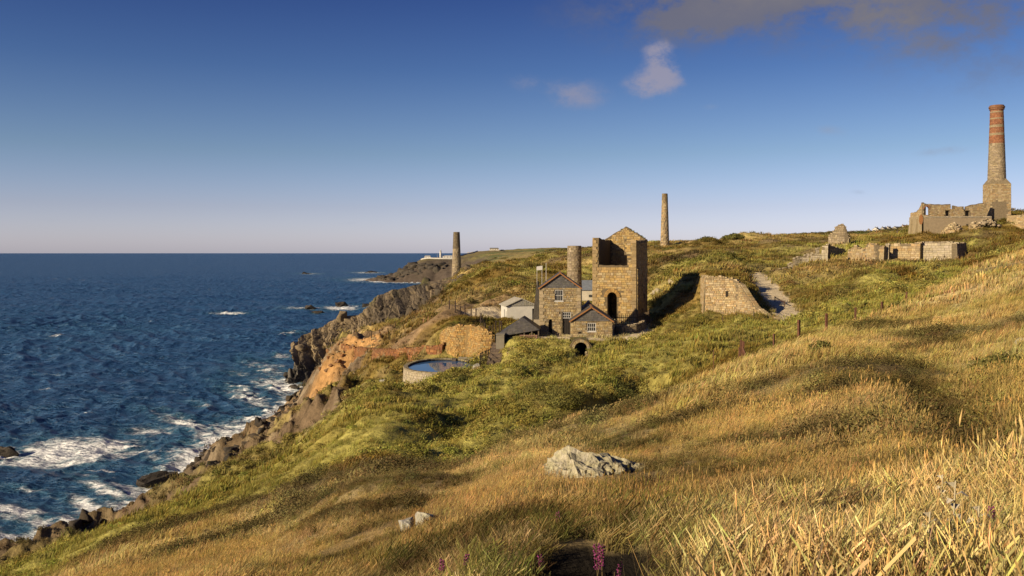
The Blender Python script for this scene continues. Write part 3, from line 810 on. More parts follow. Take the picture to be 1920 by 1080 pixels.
PAL = dict(
    tower=[(.56, .40, .175), (.60, .43, .18), (.48, .335, .15), (.54, .425, .235), (.43, .29, .135), (.59, .40, .15)],
    house=[(.52, .405, .215), (.46, .35, .19), (.57, .46, .27), (.40, .295, .165), (.53, .385, .175), (.47, .395, .265)],
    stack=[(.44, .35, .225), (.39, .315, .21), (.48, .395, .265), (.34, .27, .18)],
    ruin=[(.55, .43, .245), (.49, .375, .21), (.59, .48, .30), (.43, .32, .19), (.53, .37, .185)],
    gold=[(.54, .335, .11), (.50, .30, .095), (.57, .375, .145), (.42, .25, .09), (.46, .335, .145)],
    red=[(.36, .155, .055), (.30, .125, .05), (.42, .20, .075), (.26, .115, .055), (.38, .22, .10)],
    brick=[(.38, .165, .085), (.33, .14, .075), (.42, .195, .10)],
    pale=[(.54, .47, .34), (.50, .43, .31), (.58, .50, .37)],
    slate=[(.085, .08, .085), (.10, .095, .095), (.07, .068, .075), (.115, .105, .095)])


def jit(c, k=.16):
    f = 1 + random.uniform(-k, k)
    return (c[0] * f, c[1] * f, c[2] * f * (1 + random.uniform(-.08, .08)))


def facing(mb, mp, u0, u1, v0, v1, inside=None, sw=(.28, .62), sh=(.18, .32), proud=(.02, .075), pal='tower', joint=.016, tintf=None):
    """courses of separate stones with recessed joints over a surface mp(u, v, n)"""
    v = v0
    pal = PAL[pal] if isinstance(pal, str) else pal
    while v < v1 - .05:
        h = random.uniform(*sh)
        if v + h > v1: h = v1 - v
        u = u0 - random.uniform(0, sw[0])
        while u < u1:
            w = random.uniform(*sw)
            a, b = max(u, u0), min(u + w, u1)
            u += w
            if b - a < .07: continue
            if inside and not (inside((a + b) / 2, v + h / 2) and inside(a + .03, v + .03) and inside(b - .03, v + .03) and inside(a + .03, v + h - .03) and inside(b - .03, v + h - .03)):
                continue
            n = random.uniform(*proud); j = joint
            q = [random.uniform(-.4, 1) * j * .8 for _ in range(8)]
            p = [mp(a, v, -.02), mp(b, v, -.02), mp(b, v + h, -.02), mp(a, v + h, -.02),
                 mp(a + j + q[0], v + j + q[1], n), mp(b - j - q[2], v + j + q[3], n * .93), mp(b - j - q[4], v + h - j - q[5], n), mp(a + j + q[6], v + h - j - q[7], n * .95)]
            c = jit(random.choice(pal))
            if tintf: c = tintf(c, (a + b) / 2, v + h / 2)
            mb.hexa(p, c, skip=(0,))
        v += h


def slab(mb, mp, outline, holes=(), thick=.6, col=(.2, .16, .1)):
    loops = [[Vector((x, y, 0)) for x, y in outline]] + [[Vector((x, y, 0)) for x, y in h] for h in holes]
    pts = [p for l in loops for p in l]
    tris = tessellate_polygon(loops)
    for t in tris:
        a, b, c = (pts[i] for i in t)
        if (b - a).cross(c - a).z < 0: b, c = c, b
        mb.poly([mp(p.x, p.y, 0) for p in (a, b, c)], col)
        mb.poly([mp(p.x, p.y, -thick) for p in (a, c, b)], col)
    for l in loops:
        for i in range(len(l)):
            p, q = l[i], l[(i + 1) % len(l)]
            mb.poly([mp(p.x, p.y, 0), mp(p.x, p.y, -thick), mp(q.x, q.y, -thick), mp(q.x, q.y, 0)], col)


def pip(poly):
    P2 = [(float(a), float(b)) for a, b in poly]
    def f(u, v):
        ins = False; m = len(P2)
        for i in range(m):
            x1, y1 = P2[i]; x2, y2 = P2[(i + 1) % m]
            if (y1 > v) != (y2 > v) and u < (x2 - x1) * (v - y1) / (y2 - y1) + x1: ins = not ins
        return ins
    return f


def arch(u0, u1, v0, v1, n=8):
    """an opening with a round head"""
    r = (u1 - u0) / 2; c = (u0 + u1) / 2
    return [(u0, v0)] + [(u1, v0)] + [(c + r * math.cos(t), v1 - r + r * math.sin(t)) for t in [math.pi * i / n for i in range(n + 1)]]


def rect(u0, u1, v0, v1):
    return [(u0, v0), (u1, v0), (u1, v1), (u0, v1)]


def jag(pts, step=.5, amp=.14):
    """break straight top edges into uneven stone ends"""
    out = []
    for (x0, y0), (x1, y1) in zip(pts, pts[1:]):
        L = math.hypot(x1 - x0, y1 - y0); k = max(1, int(L / step))
        for i in range(k):
            t = i / k; out.append((x0 + (x1 - x0) * t, y0 + (y1 - y0) * t + (random.uniform(-amp, amp * .5) if 0 < i else 0)))
    out.append(pts[-1])
    return out


def plane(o, ang):
    """vertical surface through o, u along ang (degrees from local x), outward normal on the right of u"""
    t = math.radians(ang); ux, uy = math.cos(t), math.sin(t); nx, ny = uy, -ux
    return lambda u, v, n: (o[0] + ux * u + nx * n, o[1] + uy * u + ny * n, o[2] + v)


def wall_part(parent, mp, outline, holes=(), thick=.7, pal='tower', core=(.2, .15, .085), name='wall', sw=(.28, .62), sh=(.18, .32), face=True, proud=(.02, .075), mat=None, tintf=None, clear=()):
    mb = MB(); slab(mb, mp, outline, holes, thick, core)
    w = mb.build(name, M_core, parent)
    if face:
        ins = pip(outline); hs = [pip(h) for h in list(holes) + list(clear)]
        f = MB()
        us = [p[0] for p in outline]; vs = [p[1] for p in outline]
        facing(f, mp, min(us), max(us), min(vs), max(vs), lambda u, v: ins(u, v) and not any(h(u, v) for h in hs), sw, sh, proud, pal, tintf=tintf)
        if f.f: stuff(f.build('stone_facing', mat or M_stone, w))
    return w


def arch_ring(parent, mp, u0, u1, v1, wd=.42, n=13, pal='tower', name='arch_stone', mat=None, out=.09):
    r = (u1 - u0) / 2; c = (u0 + u1) / 2; vc = v1 - r
    P2 = PAL[pal]
    for i in range(n):
        a0 = math.pi * i / n + .012; a1 = math.pi * (i + 1) / n - .012
        f = MB(); q = []
        for nn in (-.3, out + random.uniform(-.012, .012)):
            for rr, aa in ((r, a0), (r + wd, a0), (r + wd, a1), (r, a1)):
                q.append(mp(c + rr * math.cos(aa), vc + rr * math.sin(aa), nn))
        f.hexa(q, jit(random.choice(P2)), skip=(0,))
        f.build(name, mat or M_stone, parent)


def window(parent, mp, u0, u1, v0, v1, cols=4, rows=2, fw=.07, bw=.035, col=(.78, .76, .72), depth=.1, sill=True):
    """sash window: frame with panes and bars, set a little back in its opening"""
    fr = MB()
    def bar(a, b, c, d, n0, n1):
        fr.hexa([mp(a, c, n0), mp(b, c, n0), mp(b, c, n1), mp(a, c, n1), mp(a, d, n0), mp(b, d, n0), mp(b, d, n1), mp(a, d, n1)], col)
    n0, n1 = -depth, -depth + .07
    bar(u0, u0 + fw, v0, v1, n0, n1); bar(u1 - fw, u1, v0, v1, n0, n1); bar(u0 + fw, u1 - fw, v0, v0 + fw, n0, n1); bar(u0 + fw, u1 - fw, v1 - fw, v1, n0, n1)
    w = fr.build('window', M_paint, parent)
    b = MB()
    fr = b
    for i in range(1, cols):
        x = u0 + fw + (u1 - u0 - 2 * fw) * i / cols; bar(x - bw / 2, x + bw / 2, v0 + fw, v1 - fw, n0 + .015, n1 - .012)
    b.build('glazing_bars', M_paint, w)
    b = MB(); fr = b
    for j in range(1, rows):
        y = v0 + fw + (v1 - v0 - 2 * fw) * j / rows; bar(u0 + fw, u1 - fw, y - bw * .7, y + bw * .7, n0 + .01, n1 - .006)
    if rows > 1: b.build('meeting_rail', M_paint, w)
    uw = (u1 - u0 - 2 * fw) / cols; vw = (v1 - v0 - 2 * fw) / rows
    for i in range(cols):
        for j in range(rows):
            g = MB(); a, c = u0 + fw + i * uw, v0 + fw + j * vw
            g.hexa([mp(x, y, nn) for nn in (n0 + .018, n0 + .028) for x, y in ((a, c), (a + uw, c), (a + uw, c + vw), (a, c + vw))], (.02, .02, .025))
            g.build('pane', M_glass, w)
    if sill:
        s = MB(); fr = s
        bar(u0 - .06, u1 + .06, v0 - .09, v0 - .005, -.12, .1)
        s.build('sill', M_paint, w)
    return w


def slates(mb, mp, L, H, pal='slate', sw=(.26, .36), sh=.24):
    v = 0; k = 0
    while v < H - .03:
        h = min(sh, H - v); u = -(k % 2) * .15
        while u < L:
            w = random.uniform(*sw); a, b = max(0, u), min(L, u + w); u += w
            if b - a < .04: continue
            n = random.uniform(0, .008)
            mb.hexa([mp(a + .004, v, 0), mp(b - .004, v, 0), mp(b - .004, v + h + .03, 0), mp(a + .004, v + h + .03, 0),
                     mp(a + .004, v, .034 + n), mp(b - .004, v, .034 + n), mp(b - .004, v + h + .03, .012 + n), mp(a + .004, v + h + .03, .012 + n)], jit(random.choice(PAL[pal]), .2), skip=(0,))
        v += h; k += 1


def roof_slope(parent, a, b, c, name='roof', pal='slate', mat=None, t=.09):
    """a: eave start, b: eave end, c: the ridge above a. One slope with its own courses of slates"""
    a, b, c = Vector(a), Vector(b), Vector(c)
    U = (b - a); L = U.length; U.normalize(); V = (c - a); H = V.length; V.normalize(); Nn = U.cross(V).normalized()
    if Nn.z < 0: Nn = -Nn
    mp = lambda u, v, n: tuple(a + U * u + V * v + Nn * n)
    m = MB()
    m.hexa([mp(0, 0, -t), mp(L, 0, -t), mp(L, H, -t), mp(0, H, -t), mp(0, 0, 0), mp(L, 0, 0), mp(L, H, 0), mp(0, H, 0)], (.05, .045, .04))
    r = m.build(name, M_wood, parent)
    s = MB(); slates(s, mp, L, H, pal); stuff(s.build('slates', mat or M_slate, r))
    return r


# ---------------------------------------------------------------- the tall roofless engine house
tw = thing('engine_house', (11.56, 127.1, CAMZ - 10.2), 'tall roofless ochre stone engine house with arched doorway and gable, behind the picket fence', 'ruined building', math.radians(-19.45))
TWW, TWD, TWH = 6.3, 8.2, 12.2
door = arch(2.15, 3.53, 0, 4.6)
mpF = plane((0, 0, 0), 0)
front_out = [(0, -.6), (TWW, -.6)] + jag([(TWW, 12.05), (5.0, 12.2)]) + [(4.95, 12.2), (4.6, 12.15), (4.6, 9.9), (5.0, 9.85)] + jag([(5.0, 8.45), (.75, 8.5)], .5, .12) + jag([(.75, 12.3), (0, 12.35)])
ring = [(2.84 + .69 * 1.72 * math.cos(t), 3.91 + .69 * 1.72 * math.sin(t)) for t in [math.pi * i / 12 for i in range(13)]]
wF = wall_part(tw, mpF, front_out, [door], .95, 'tower', sh=(.24, .42), sw=(.35, .85), clear=[ring])
arch_ring(tw, mpF, 2.15, 3.53, 4.6, .5, 15, 'gold')
mpR = plane((TWW, 0, 0), 90)
right_out = [(0.003, -.6), (TWD - .003, -.6), (TWD - .003, 12.2)] + jag([(TWD - .003, 12.2), (5.2, 12.0), (2.4, 11.9), (0.003, 12.05)])[1:-1] + [(0.003, 12.05)]
slot = rect(3.5, 4.1, 4.6, 7.3); low = arch(3.1, 4.2, 0.0, 2.6); socket = rect(5.6, 6.0, 3.6, 4.2)
wall_part(tw, mpR, right_out, [slot, low, socket], .9, 'tower', sh=(.22, .38), sw=(.3, .75))
# thicker lower half of the flank
lowp = plane((TWW + .17, 0.0, 0), 90)
mb = MB(); slab(mb, lowp, [(.02, -.6), (3.0, -.6), (3.0, 7.9), (.02, 8.0)], [], .16, (.2, .15, .085))
wl_ = mb.build('buttress', M_core, tw)
f = MB(); facing(f, lowp, .02, 3.0, -.6, 7.9, None, (.3, .75), (.22, .38), pal='tower'); stuff(f.build('stone_facing', M_stone, wl_))
mpL = plane((0, TWD, 0), -90)
wall_part(tw, mpL, [(0.003, -.6), (TWD - .003, -.6)] + jag([(TWD - .003, 12.35), (3.0, 12.0), (0.003, 12.25)]), [rect(3.4, 4.3, 5, 6.6)], .9, 'tower', sh=(.24, .42), sw=(.35, .85))
mpB = plane((0, TWD - .8, 0), 0)
gable = [(.9, -.6), (TWW - .9, -.6), (TWW - .9, 11.5), (TWW, 12.2)] + jag([(TWW, 12.2), (3.2, 14.15)], .5, .12)[1:] + jag([(3.2, 14.15), (0, 12.25)], .5, .12)[1:] + [(.9, 11.4)]
wall_part(tw, mpB, gable, [], .8, 'tower', sh=(.2, .34), sw=(.28, .6), name='gable_wall')
mb = MB()
for i in range(24):
    x = random.uniform(2.0, TWW); y = TWD - .8 + random.uniform(.15, .6)
    z = 14.05 - abs(x - 3.2) * .62 - .05
    mb.box(x - .18, x + .18, y - .15, y + .15, z - .12, z + random.uniform(.05, .22), jit((.12, .125, .05)))
stuff(mb.build('wall_top_growth', M_core, tw))
# quoins on the front corners
for v in np.arange(0, 11.6, .48):
    k = int(round(v / .48)) % 2
    for u0, u1 in ((0 - .02, .55 + .25 * k), (TWW - .55 - .25 * (1 - k), TWW + .02)):
        q = MB(); n = random.uniform(.085, .11)
        q.hexa([mpF(a, b, nn) for nn in (-.02, n) for a, b in ((u0, v + .02), (u1, v + .02), (u1, v + .46), (u0, v + .46))], jit((.41, .30, .155), .18), skip=(0,))
        q.build('quoin_stone', M_stone, tw)

# ---------------------------------------------------------------- chimney stacks
def stack(name, loc, r0, r1, h, label, pal='stack', sw=(.3, .6), sh=(.2, .34), rim=True, tintf=None, crown=None, z0=0.0, parent=None, dark_top=0):
    t = parent or thing(name, loc, label, 'chimney stack')
    N_ = 28
    mb = MB()
    for i in range(N_):
        a, b = 2 * math.pi * i / N_, 2 * math.pi * (i + 1) / N_
        cs = [(math.cos(a), math.sin(a)), (math.cos(b), math.sin(b))]
        mb.poly([(cs[0][0] * r0, cs[0][1] * r0, z0 - .5), (cs[1][0] * r0, cs[1][1] * r0, z0 - .5), (cs[1][0] * r1, cs[1][1] * r1, h), (cs[0][0] * r1, cs[0][1] * r1, h)], (.2, .16, .11))
        k = .68
        mb.poly([(cs[0][0] * r1, cs[0][1] * r1, h), (cs[1][0] * r1, cs[1][1] * r1, h), (cs[1][0] * r1 * k, cs[1][1] * r1 * k, h), (cs[0][0] * r1 * k, cs[0][1] * r1 * k, h)], (.2, .16, .11))
        mb.poly([(cs[1][0] * r1 * k, cs[1][1] * r1 * k, z0), (cs[0][0] * r1 * k, cs[0][1] * r1 * k, z0), (cs[0][0] * r1 * k, cs[0][1] * r1 * k, h), (cs[1][0] * r1 * k, cs[1][1] * r1 * k, h)], (.03, .028, .025))
    sh_ = mb.build('shaft', M_core, t)
    def mp(u, v, n):
        r = r0 + (r1 - r0) * (v - z0) / (h - z0) + n; a = u / r0
        return (r * math.cos(a), r * math.sin(a), v)
    f = MB(); facing(f, mp, 0, 2 * math.pi * r0, z0 - .5, h - .02, None, sw, sh, (.02, .055), pal, tintf=tintf)
    stuff(f.build('stone_facing', M_stone, sh_))
    return t


def dark_tip(hd, k=.35):
    def f(c, u, v):
        s = k if v > hd + random.uniform(-.5, .5) else 1
        return tuple(x * s for x in c)
    return f


c = W(1077, 132)
stack('chimney_stack', (c[0], c[1], CAMZ - 10.2), 1.12, 1.0, 11.25, 'short round stone chimney stack between the two-storey stone house and the engine house', pal='stack')
c = W(856, 330)
zb = gz1(c[0], c[1]) - .2
stack('chimney_stack', (c[0], c[1], zb), 1.85, 1.15, CAMZ + (HZ - 435) / F * 330 - zb, 'slender tapering stone chimney on the cliff top, lighthouse beyond it', pal='stack', sw=(.5, 1.1), sh=(.4, .6), tintf=dark_tip(11.5, .5))
c = W(1246.5, 320)
zb = gz1(c[0], c[1]) - .3
stack('chimney_stack', (c[0], c[1], zb), 1.62, .98, CAMZ + (HZ - 363) / F * 320 - zb, 'tall thin stone chimney standing on the skyline above grassy mounds', pal='ruin', sw=(.5, 1.1), sh=(.4, .6), tintf=dark_tip(16.5, .6))

# ---------------------------------------------------------------- winder house with its annex
hs = thing('stone_house', (3.44, 110.0, CAMZ - 10.2), 'two-storey rubble stone house with slate-hung gable and lower annex, white windows', 'house', math.radians(-3))
HW, HD, HE, HA = 5.05, 7.0, 5.85, 7.65
mf = plane((0, 0, 0), 0)
win1 = rect(1.86, 2.9, 4.2, 5.62); dr = rect(2.8, 3.86, 0, 2.86); added_dark_recess = arch(1.1, 1.55, .1, 1.95, 4)
wall_part(hs, mf, [(0, -.4), (HW, -.4), (HW, HE), (0, HE)], [win1, dr, added_dark_recess], .5, 'house', sw=(.18, .5), sh=(.14, .30), core=(.25, .2, .125))
wall_part(hs, plane((HW, 0, 0), 90), [(.003, -.4), (HD, -.4), (HD, HE), (.003, HE)], [], .45, 'house', core=(.2, .16, .1))
wall_part(hs, plane((0, HD, 0), -90), [(0, -.4), (HD - .003, -.4), (HD - .003, HE), (0, HE)], [], .45, 'house', core=(.2, .16, .1))
mb = MB(); slab(mb, plane((HW, HD, 0), 180), [(0, -.4), (HW, -.4), (HW, HE), (HW / 2, HA), (0, HE)], [], .45, (.22, .17, .11)); mb.build('wall', M_core, hs)
window(hs, mf, 1.87, 2.89, 4.21, 5.61, 4, 2)
mb = MB(); mb.box(1.7, 3.05, -.03, .1, 5.66, 5.84, (.30, .27, .22)); mb.build('lintel', M_stone, hs)
window(hs, mf, 2.82, 3.84, 2.08, 2.84, 4, 2, sill=False, depth=.14)
mb = MB(); mb.box(2.83, 3.83, .2, .26, .02, 2.04, (.035, .03, .028)); d_ = mb.build('door', M_wood, hs)
for i in range(4):
    mb = MB(); mb.box(2.87 + i * .24, 3.08 + i * .24, .165, .198, .06, 2.0, (.04, .033, .03)); mb.build('plank', M_wood, d_)
mb = MB(); mb.box(2.93, 2.98, .12, .16, .95, 1.1, (.1, .1, .1)); mb.build('handle', M_iron, d_)
mb = MB(); mb.box(1.1, 1.55, .3, .34, .1, 1.95, (.03, .026, .024)); mb.build('added_dark_recess', M_wood, hs)  # added recess with dark panel, drawn for a dark wedge on the wall
for k_, v in enumerate(np.arange(0, 5.5, .42)):
    for u0, u1 in ((-.02, .42 + .2 * (k_ % 2)), (HW - .42 - .2 * ((k_ + 1) % 2), HW + .02)):
        q = MB(); n = random.uniform(.08, .1)
        q.hexa([mf(a, b, nn) for nn in (-.02, n) for a, b in ((u0, v + .015), (u1, v + .015), (u1, v + .405), (u0, v + .405))], jit((.50, .40, .25), .2), skip=(0,)); q.build('quoin_stone', M_stone, hs)
# slate-hung gable
mg = plane((0, -.03, 0), 0)
mb = MB(); slab(mb, mg, [(.02, HE + .005), (HW - .02, HE + .005), (HW / 2, HA)], [], .4, (.07, .065, .065)); gb = mb.build('gable', M_core, hs)
s = MB(); ig = pip([(.0, HE), (HW, HE), (HW / 2, HA)])
facing(s, mg, 0, HW, HE, HA, ig, (.24, .34), (.2, .22), (.015, .03), [(.15, .145, .14), (.17, .16, .15), (.13, .125, .125)], .004); stuff(s.build('slates', M_slate, gb))


def gable_roof(parent, x0, x1, y0, y1, e, a, ov=.22, oe=.18, barge=(.42, .20, .075)):
    m = (x0 + x1) / 2; k = (a - e) / (m - x0)
    roof_slope(parent, (x0 - oe, y0 - ov, e - k * oe + .1), (x0 - oe, y1 + .1, e - k * oe + .1), (m, y0 - ov, a + .1))
    roof_slope(parent, (x1 + oe, y1 + .1, e - k * oe + .1), (x1 + oe, y0 - ov, e - k * oe + .1), (m, y1 + .1, a + .1))
    for sx in (-1, 1):
        b = MB(); xx = m + sx * (m - x0 + oe)
        b.bar((xx, y0 - ov - .03, e - k * oe + .02), (m, y0 - ov - .03, a + .02), .05, .15, barge, up=(0, 0, 1)); b.build('barge_board', M_paint, parent)
    b = MB(); b.bar((m, y0 - ov, a + .14), (m, y1 + .1, a + .14), .22, .1, (.34, .17, .08)); b.build('ridge_tiles', M_brick, parent)


gable_roof(hs, 0, HW, 0, HD, HE, HA)
# leaning flue on the left flank with two pots
mb = MB()
mb.hexa([(-1.15, 2.2, -.3), (0, 2.2, -.3), (0, 5.4, -.3), (-1.15, 5.4, -.3), (-.5, 2.2, 5.9), (0, 2.2, 5.9), (0, 5.0, 5.9), (-.5, 5.0, 5.9)], (.10, .09, .078)); lf = mb.build('flue', M_core, hs)
for y in (2.6, 3.6):
    mb = MB(); mb.tube((-.3, y, 5.85), (-.3, y, 6.6), .14, .11, 8, (.09, .08, .075)); mb.build('chimney_pot', M_conc, lf)
mb = MB(); mb.box(-.75, -.003, .0, .45, -.3, 1.9, (.52, .45, .33)); mb.build('gate_pier', M_render, hs)
mb = MB(); mb.tube((HW + .1, -.08, 0), (HW + .1, -.08, HE), .05, .05, 6, (.06, .055, .05)); mb.build('downpipe', M_iron, hs)
# annex
AX, AY, AW, AD, AE, AA = 3.78, -2.85, 5.0, 10.4, 1.98, 3.62
ma = plane((AX, AY, 0), 0)
w2 = rect(2.0, 3.05, .72, 1.76); vent = rect(.95, 1.3, .42, .66)
wall_part(hs, ma, [(0, -.4), (AW, -.4), (AW, AE), (0, AE)], [w2, vent], .45, 'house', sw=(.18, .5), sh=(.14, .30), core=(.25, .2, .125))
wall_part(hs, plane((AX + AW, AY, 0), 90), [(.003, -.4), (AD, -.4), (AD, AE), (.003, AE)], [], .45, 'house')
mb = MB(); slab(mb, plane((AX, -.02, 0), -90), [(0.0, -.4), (-AY - .05, -.4), (-AY - .05, AE), (0.0, AE)], [], .4, (.25, .2, .125)); mb.build('wall', M_core, hs)
mb = MB(); slab(mb, plane((AX + AW, AY + AD, 0), 180), [(0, -.4), (AW, -.4), (AW, AE), (AW / 2, AA), (0, AE)], [], .4, (.25, .2, .125)); mb.build('wall', M_core, hs)
window(hs, ma, 2.01, 3.04, .73, 1.75, 4, 2)
mb = MB()
for i in range(4): mb.box(AX + .96 + i * .085, AX + 1.0 + i * .085, AY + .05, AY + .09, .42, .66, (.07, .05, .04))
mb.build('vent_grille', M_iron, hs)
mg = plane((AX, AY - .03, 0), 0)
mb = MB(); slab(mb, mg, [(.02, AE + .005), (AW - .02, AE + .005), (AW / 2, AA)], [], .35, (.07, .065, .065)); gb = mb.build('gable', M_core, hs)
s = MB(); facing(s, mg, 0, AW, AE, AA, pip([(0, AE), (AW, AE), (AW / 2, AA)]), (.24, .34), (.2, .22), (.015, .03), [(.14, .13, .125), (.16, .15, .14), (.12, .115, .115)], .004); stuff(s.build('slates', M_slate, gb))
gable_roof(hs, AX, AX + AW, AY, AY + AD, AE, AA)
mb = MB(); mb.bar((AX + 1.35, .1, AE + .95), (AX + 2.5, 6.9, AE + 1.95), .25, .08, (.55, .53, .5)); mb.build('lead_flashing', M_conc, hs)

# ---------------------------------------------------------------- white shed
c = W(951, 128)
sd = thing('white_shed', (c[0], c[1], CAMZ - 10.7), 'white painted shed with pale roof and boarded gable, on the gravel yard', 'shed', math.radians(11))
mb = MB(); slab(mb, plane((0, 0, 0), 0), rect(0, 4.3, -.4, 3.0), [rect(3.7, 4.15, 0, 2.6)], .2, (.86, .84, .77)); mb.build('wall', M_white, sd)
mb = MB(); slab(mb, plane((0, 5.0, 0), -90), rect(0, 4.997, -.4, 3.0), [rect(2.4, 3.3, .9, 2.4), rect(4.0, 4.5, 0.0, 2.2)], .2, (.80, .79, .75)); mb.build('wall', M_white, sd)
mb = MB(); mb.box(.12, .16, 1.72, 2.58, .92, 2.38, (.06, .06, .065)); mb.build('window', M_glass, sd)
mb = MB(); mb.box(.1, .15, .52, .98, 0, 2.18, (.13, .12, .11)); mb.build('door', M_wood, sd)
mb = MB(); mb.box(3.7, 4.15, .12, .16, 0, 2.6, (.05, .045, .04)); mb.build('door', M_wood, sd)
mb = MB(); slab(mb, plane((4.3, .203, 0), 90), rect(0, 4.79, -.4, 3.0), [], .2, (.6, .58, .52)); mb.build('wall', M_white, sd)
mb = MB(); slab(mb, plane((4.1, 5.003, 0), 180), rect(0, 3.9, -.4, 3.0), [], .2, (.6, .58, .52)); mb.build('wall', M_white, sd)
mb = MB(); mb.hexa([(-.1, -.05, 3.0), (4.4, -.05, 3.0), (4.4, 5.1, 3.0), (-.1, 5.1, 3.0), (1.95, -.05, 3.95), (2.25, -.05, 3.95), (2.25, 5.1, 3.95), (1.95, 5.1, 3.95)], (.40, .38, .33)); gbl = mb.build('gable', M_wood, sd)
for i in range(14):
    x = .1 + i * .3; t = min(x + .14, 4.3 - x - .14) / 2.1
    mb = MB(); mb.box(x, x + .26, -.09, -.055, 3.03, 3.03 + max(.1, .85 * t), jit((.44, .42, .36), .12)); mb.build('board', M_wood, gbl)
for sx in (0, 1):
    mb = MB()
    e, m_ = ((-.28, 2.94), (2.1, 4.02)) if sx == 0 else ((4.58, 2.94), (2.1, 4.02))
    mb.hexa([(e[0], -.25, e[1]), (m_[0], -.25, m_[1]), (m_[0], 5.3, m_[1]), (e[0], 5.3, e[1]), (e[0], -.25, e[1] + .08), (m_[0], -.25, m_[1] + .08), (m_[0], 5.3, m_[1] + .08), (e[0], 5.3, e[1] + .08)], (.58, .55, .47)); rf = mb.build('roof', M_white, sd)
    for i in range(8):
        y = -.1 + i * .74
        mb = MB(); mb.bar((e[0], y, e[1] + .09), (m_[0], y, m_[1] + .09), .05, .05, (.55, .52, .45)); mb.build('roof_seam', M_white, rf)

# ---------------------------------------------------------------- dark slate shelter, bench, concrete wall, steps
c = W(934, 105.3)
st_ = thing('slate_shelter', (c[0], c[1], CAMZ - 10.15), 'low open shelter with dark catslide slate roof, just left of the two-storey house', 'shelter', math.radians(-4))
ridge_a, ridge_b = (2.75, 1.5, 2.45), (3.0, 3.0, 2.5)
for nm, a, b, c3 in (('roof', (-.2, 0.0, .12), (.2, 4.2, .5), None),):
    mb = MB()
    mb.poly([(-.2, -.1, .15), ridge_a, ridge_b, (0, 4.3, .5)], (.085, .08, .078))
    mb.poly([(-.2, -.1, .15), (4.95, -.3, 1.05), ridge_a], (.085, .08, .078))
    mb.poly([(4.95, -.3, 1.05), (4.95, 4.3, 1.05), ridge_b, ridge_a], (.05, .05, .055))
    mb.poly([(4.95, 4.3, 1.05), (0, 4.3, .5), ridge_b], (.05, .05, .055))
    mb.poly([(-.2, -.1, .07), (0, 4.3, .42), (4.95, 4.3, .97), (4.95, -.3, .97)], (.04, .035, .03))
    rf = mb.build('roof', M_slate, st_)
    s = MB()
    for P0, P1, P2_ in (((-.2, -.1, .15), (4.95, -.3, 1.05), ridge_a), ((4.95, -.3, 1.05), (4.95, 4.3, 1.05), ridge_a)):
        p0, p1, p2 = Vector(P0), Vector(P1), Vector(P2_)
        U = (p1 - p0).normalized(); V0 = (p2 - p0); nn = U.cross(V0).normalized(); V = nn.cross(U)
        x2, y2 = V0.dot(U), V0.dot(V)
        facing(s, lambda u, v, n: tuple(p0 + U * u + V * v + nn * n), 0, (p1 - p0).length, 0, y2, pip([(0, 0), ((p1 - p0).length, 0), (x2, y2)]), (.25, .4), (.22, .24), (.012, .028), [(.10, .092, .086), (.085, .08, .078), (.115, .105, .095)], .004)
    stuff(s.build('slates', M_slate, rf))
for x, y in ((3.1, -.1), (4.0, -.15), (4.8, -.15), (4.8, 2.0), (4.8, 4.1), (.5, 4.1)):
    mb = MB(); mb.box(x - .07, x + .07, y - .07, y + .07, -.1, .98 if x > 3 else .5, (.20, .16, .11)); mb.build('post', M_wood, st_)
mb = MB(); mb.box(.2, 4.7, 3.9, 4.05, -.1, .55, (.10, .08, .06)); mb.build('back_wall', M_core, st_)
mb = MB(); mb.box(.2, 2.9, .05, .3, -.2, .3, (.14, .11, .08)); mb.build('front_wall', M_core, st_)

c = W(974, 103.6)
bn = thing('park_bench', (c[0], c[1], gz1(c[0] + 1, c[1]) - .02), 'long pinkish timber bench on the bank edge below the shelter', 'bench', math.radians(-2))
mb = MB(); mb.box(0, 2.1, 0, .4, .42, .48, (.50, .30, .22)); mb.build('seat', M_wood, bn)
for x in (.12, 1.98):
    mb = MB(); mb.box(x - .05, x + .05, .03, .37, -.3, .42, (.42, .25, .18)); mb.build('leg', M_wood, bn)
mb = MB(); mb.box(.17, 1.93, .17, .22, .22, .30, (.42, .25, .18)); mb.build('stretcher', M_wood, bn)

c = W(930, 103.5)
cw = thing('concrete_wall', (c[0], c[1], CAMZ - 12.2), 'plain grey concrete wall end standing beside the fenced steps', 'wall', math.radians(-3))
mb = MB(); mb.hexa([(0, 0, -.6), (.95, 0, -.6), (1.0, 2.0, -.6), (0, 2.0, -.6), (0, 0, 2.55), (.95, 0, 2.62), (1.0, 2.0, 2.6), (0, 2.0, 2.5)], (.30, .27, .21)); mb.build('panel', M_conc, cw)
mb = MB(); mb.box(-.04, 1.0, -.04, 2.04, 2.63, 2.7, (.33, .30, .24)); mb.build('coping', M_conc, cw)

c = W(911, 99.0)
sp = thing('stone_steps', (c[0], c[1], 0), 'flight of worn brown steps climbing beside the round tank, fenced both sides', 'steps', math.radians(-4))
for i in range(9):
    y = i * .75; z = CAMZ - 12.85 + i * .27
    mb = MB(); mb.box(-.15 + .045 * i, 1.5 + .02 * i, y, y + .8, z - 1.2, z, jit((.20, .15, .11), .1)); mb.build('step', M_core, sp)

# ---------------------------------------------------------------- adit portal under the platform
ad = thing('tunnel_portal', (ADIT[0], ADIT[1], ADIT_FLOOR), 'round-headed stone tunnel mouth in the grass bank below the annex', 'tunnel mouth')
mpA = plane((-1.75, 0, 0), 0)
hole = arch(1.75 - .72, 1.75 + .72, -.3, 2.28, 10)
# outline: arch head with short uneven shoulders
out = [(.45, -.4), (3.2, -.4), (3.25, 1.0), (2.95, 1.9), (2.5, 2.45), (1.75, 2.72), (1.0, 2.45), (.6, 1.9), (.35, 1.0)]
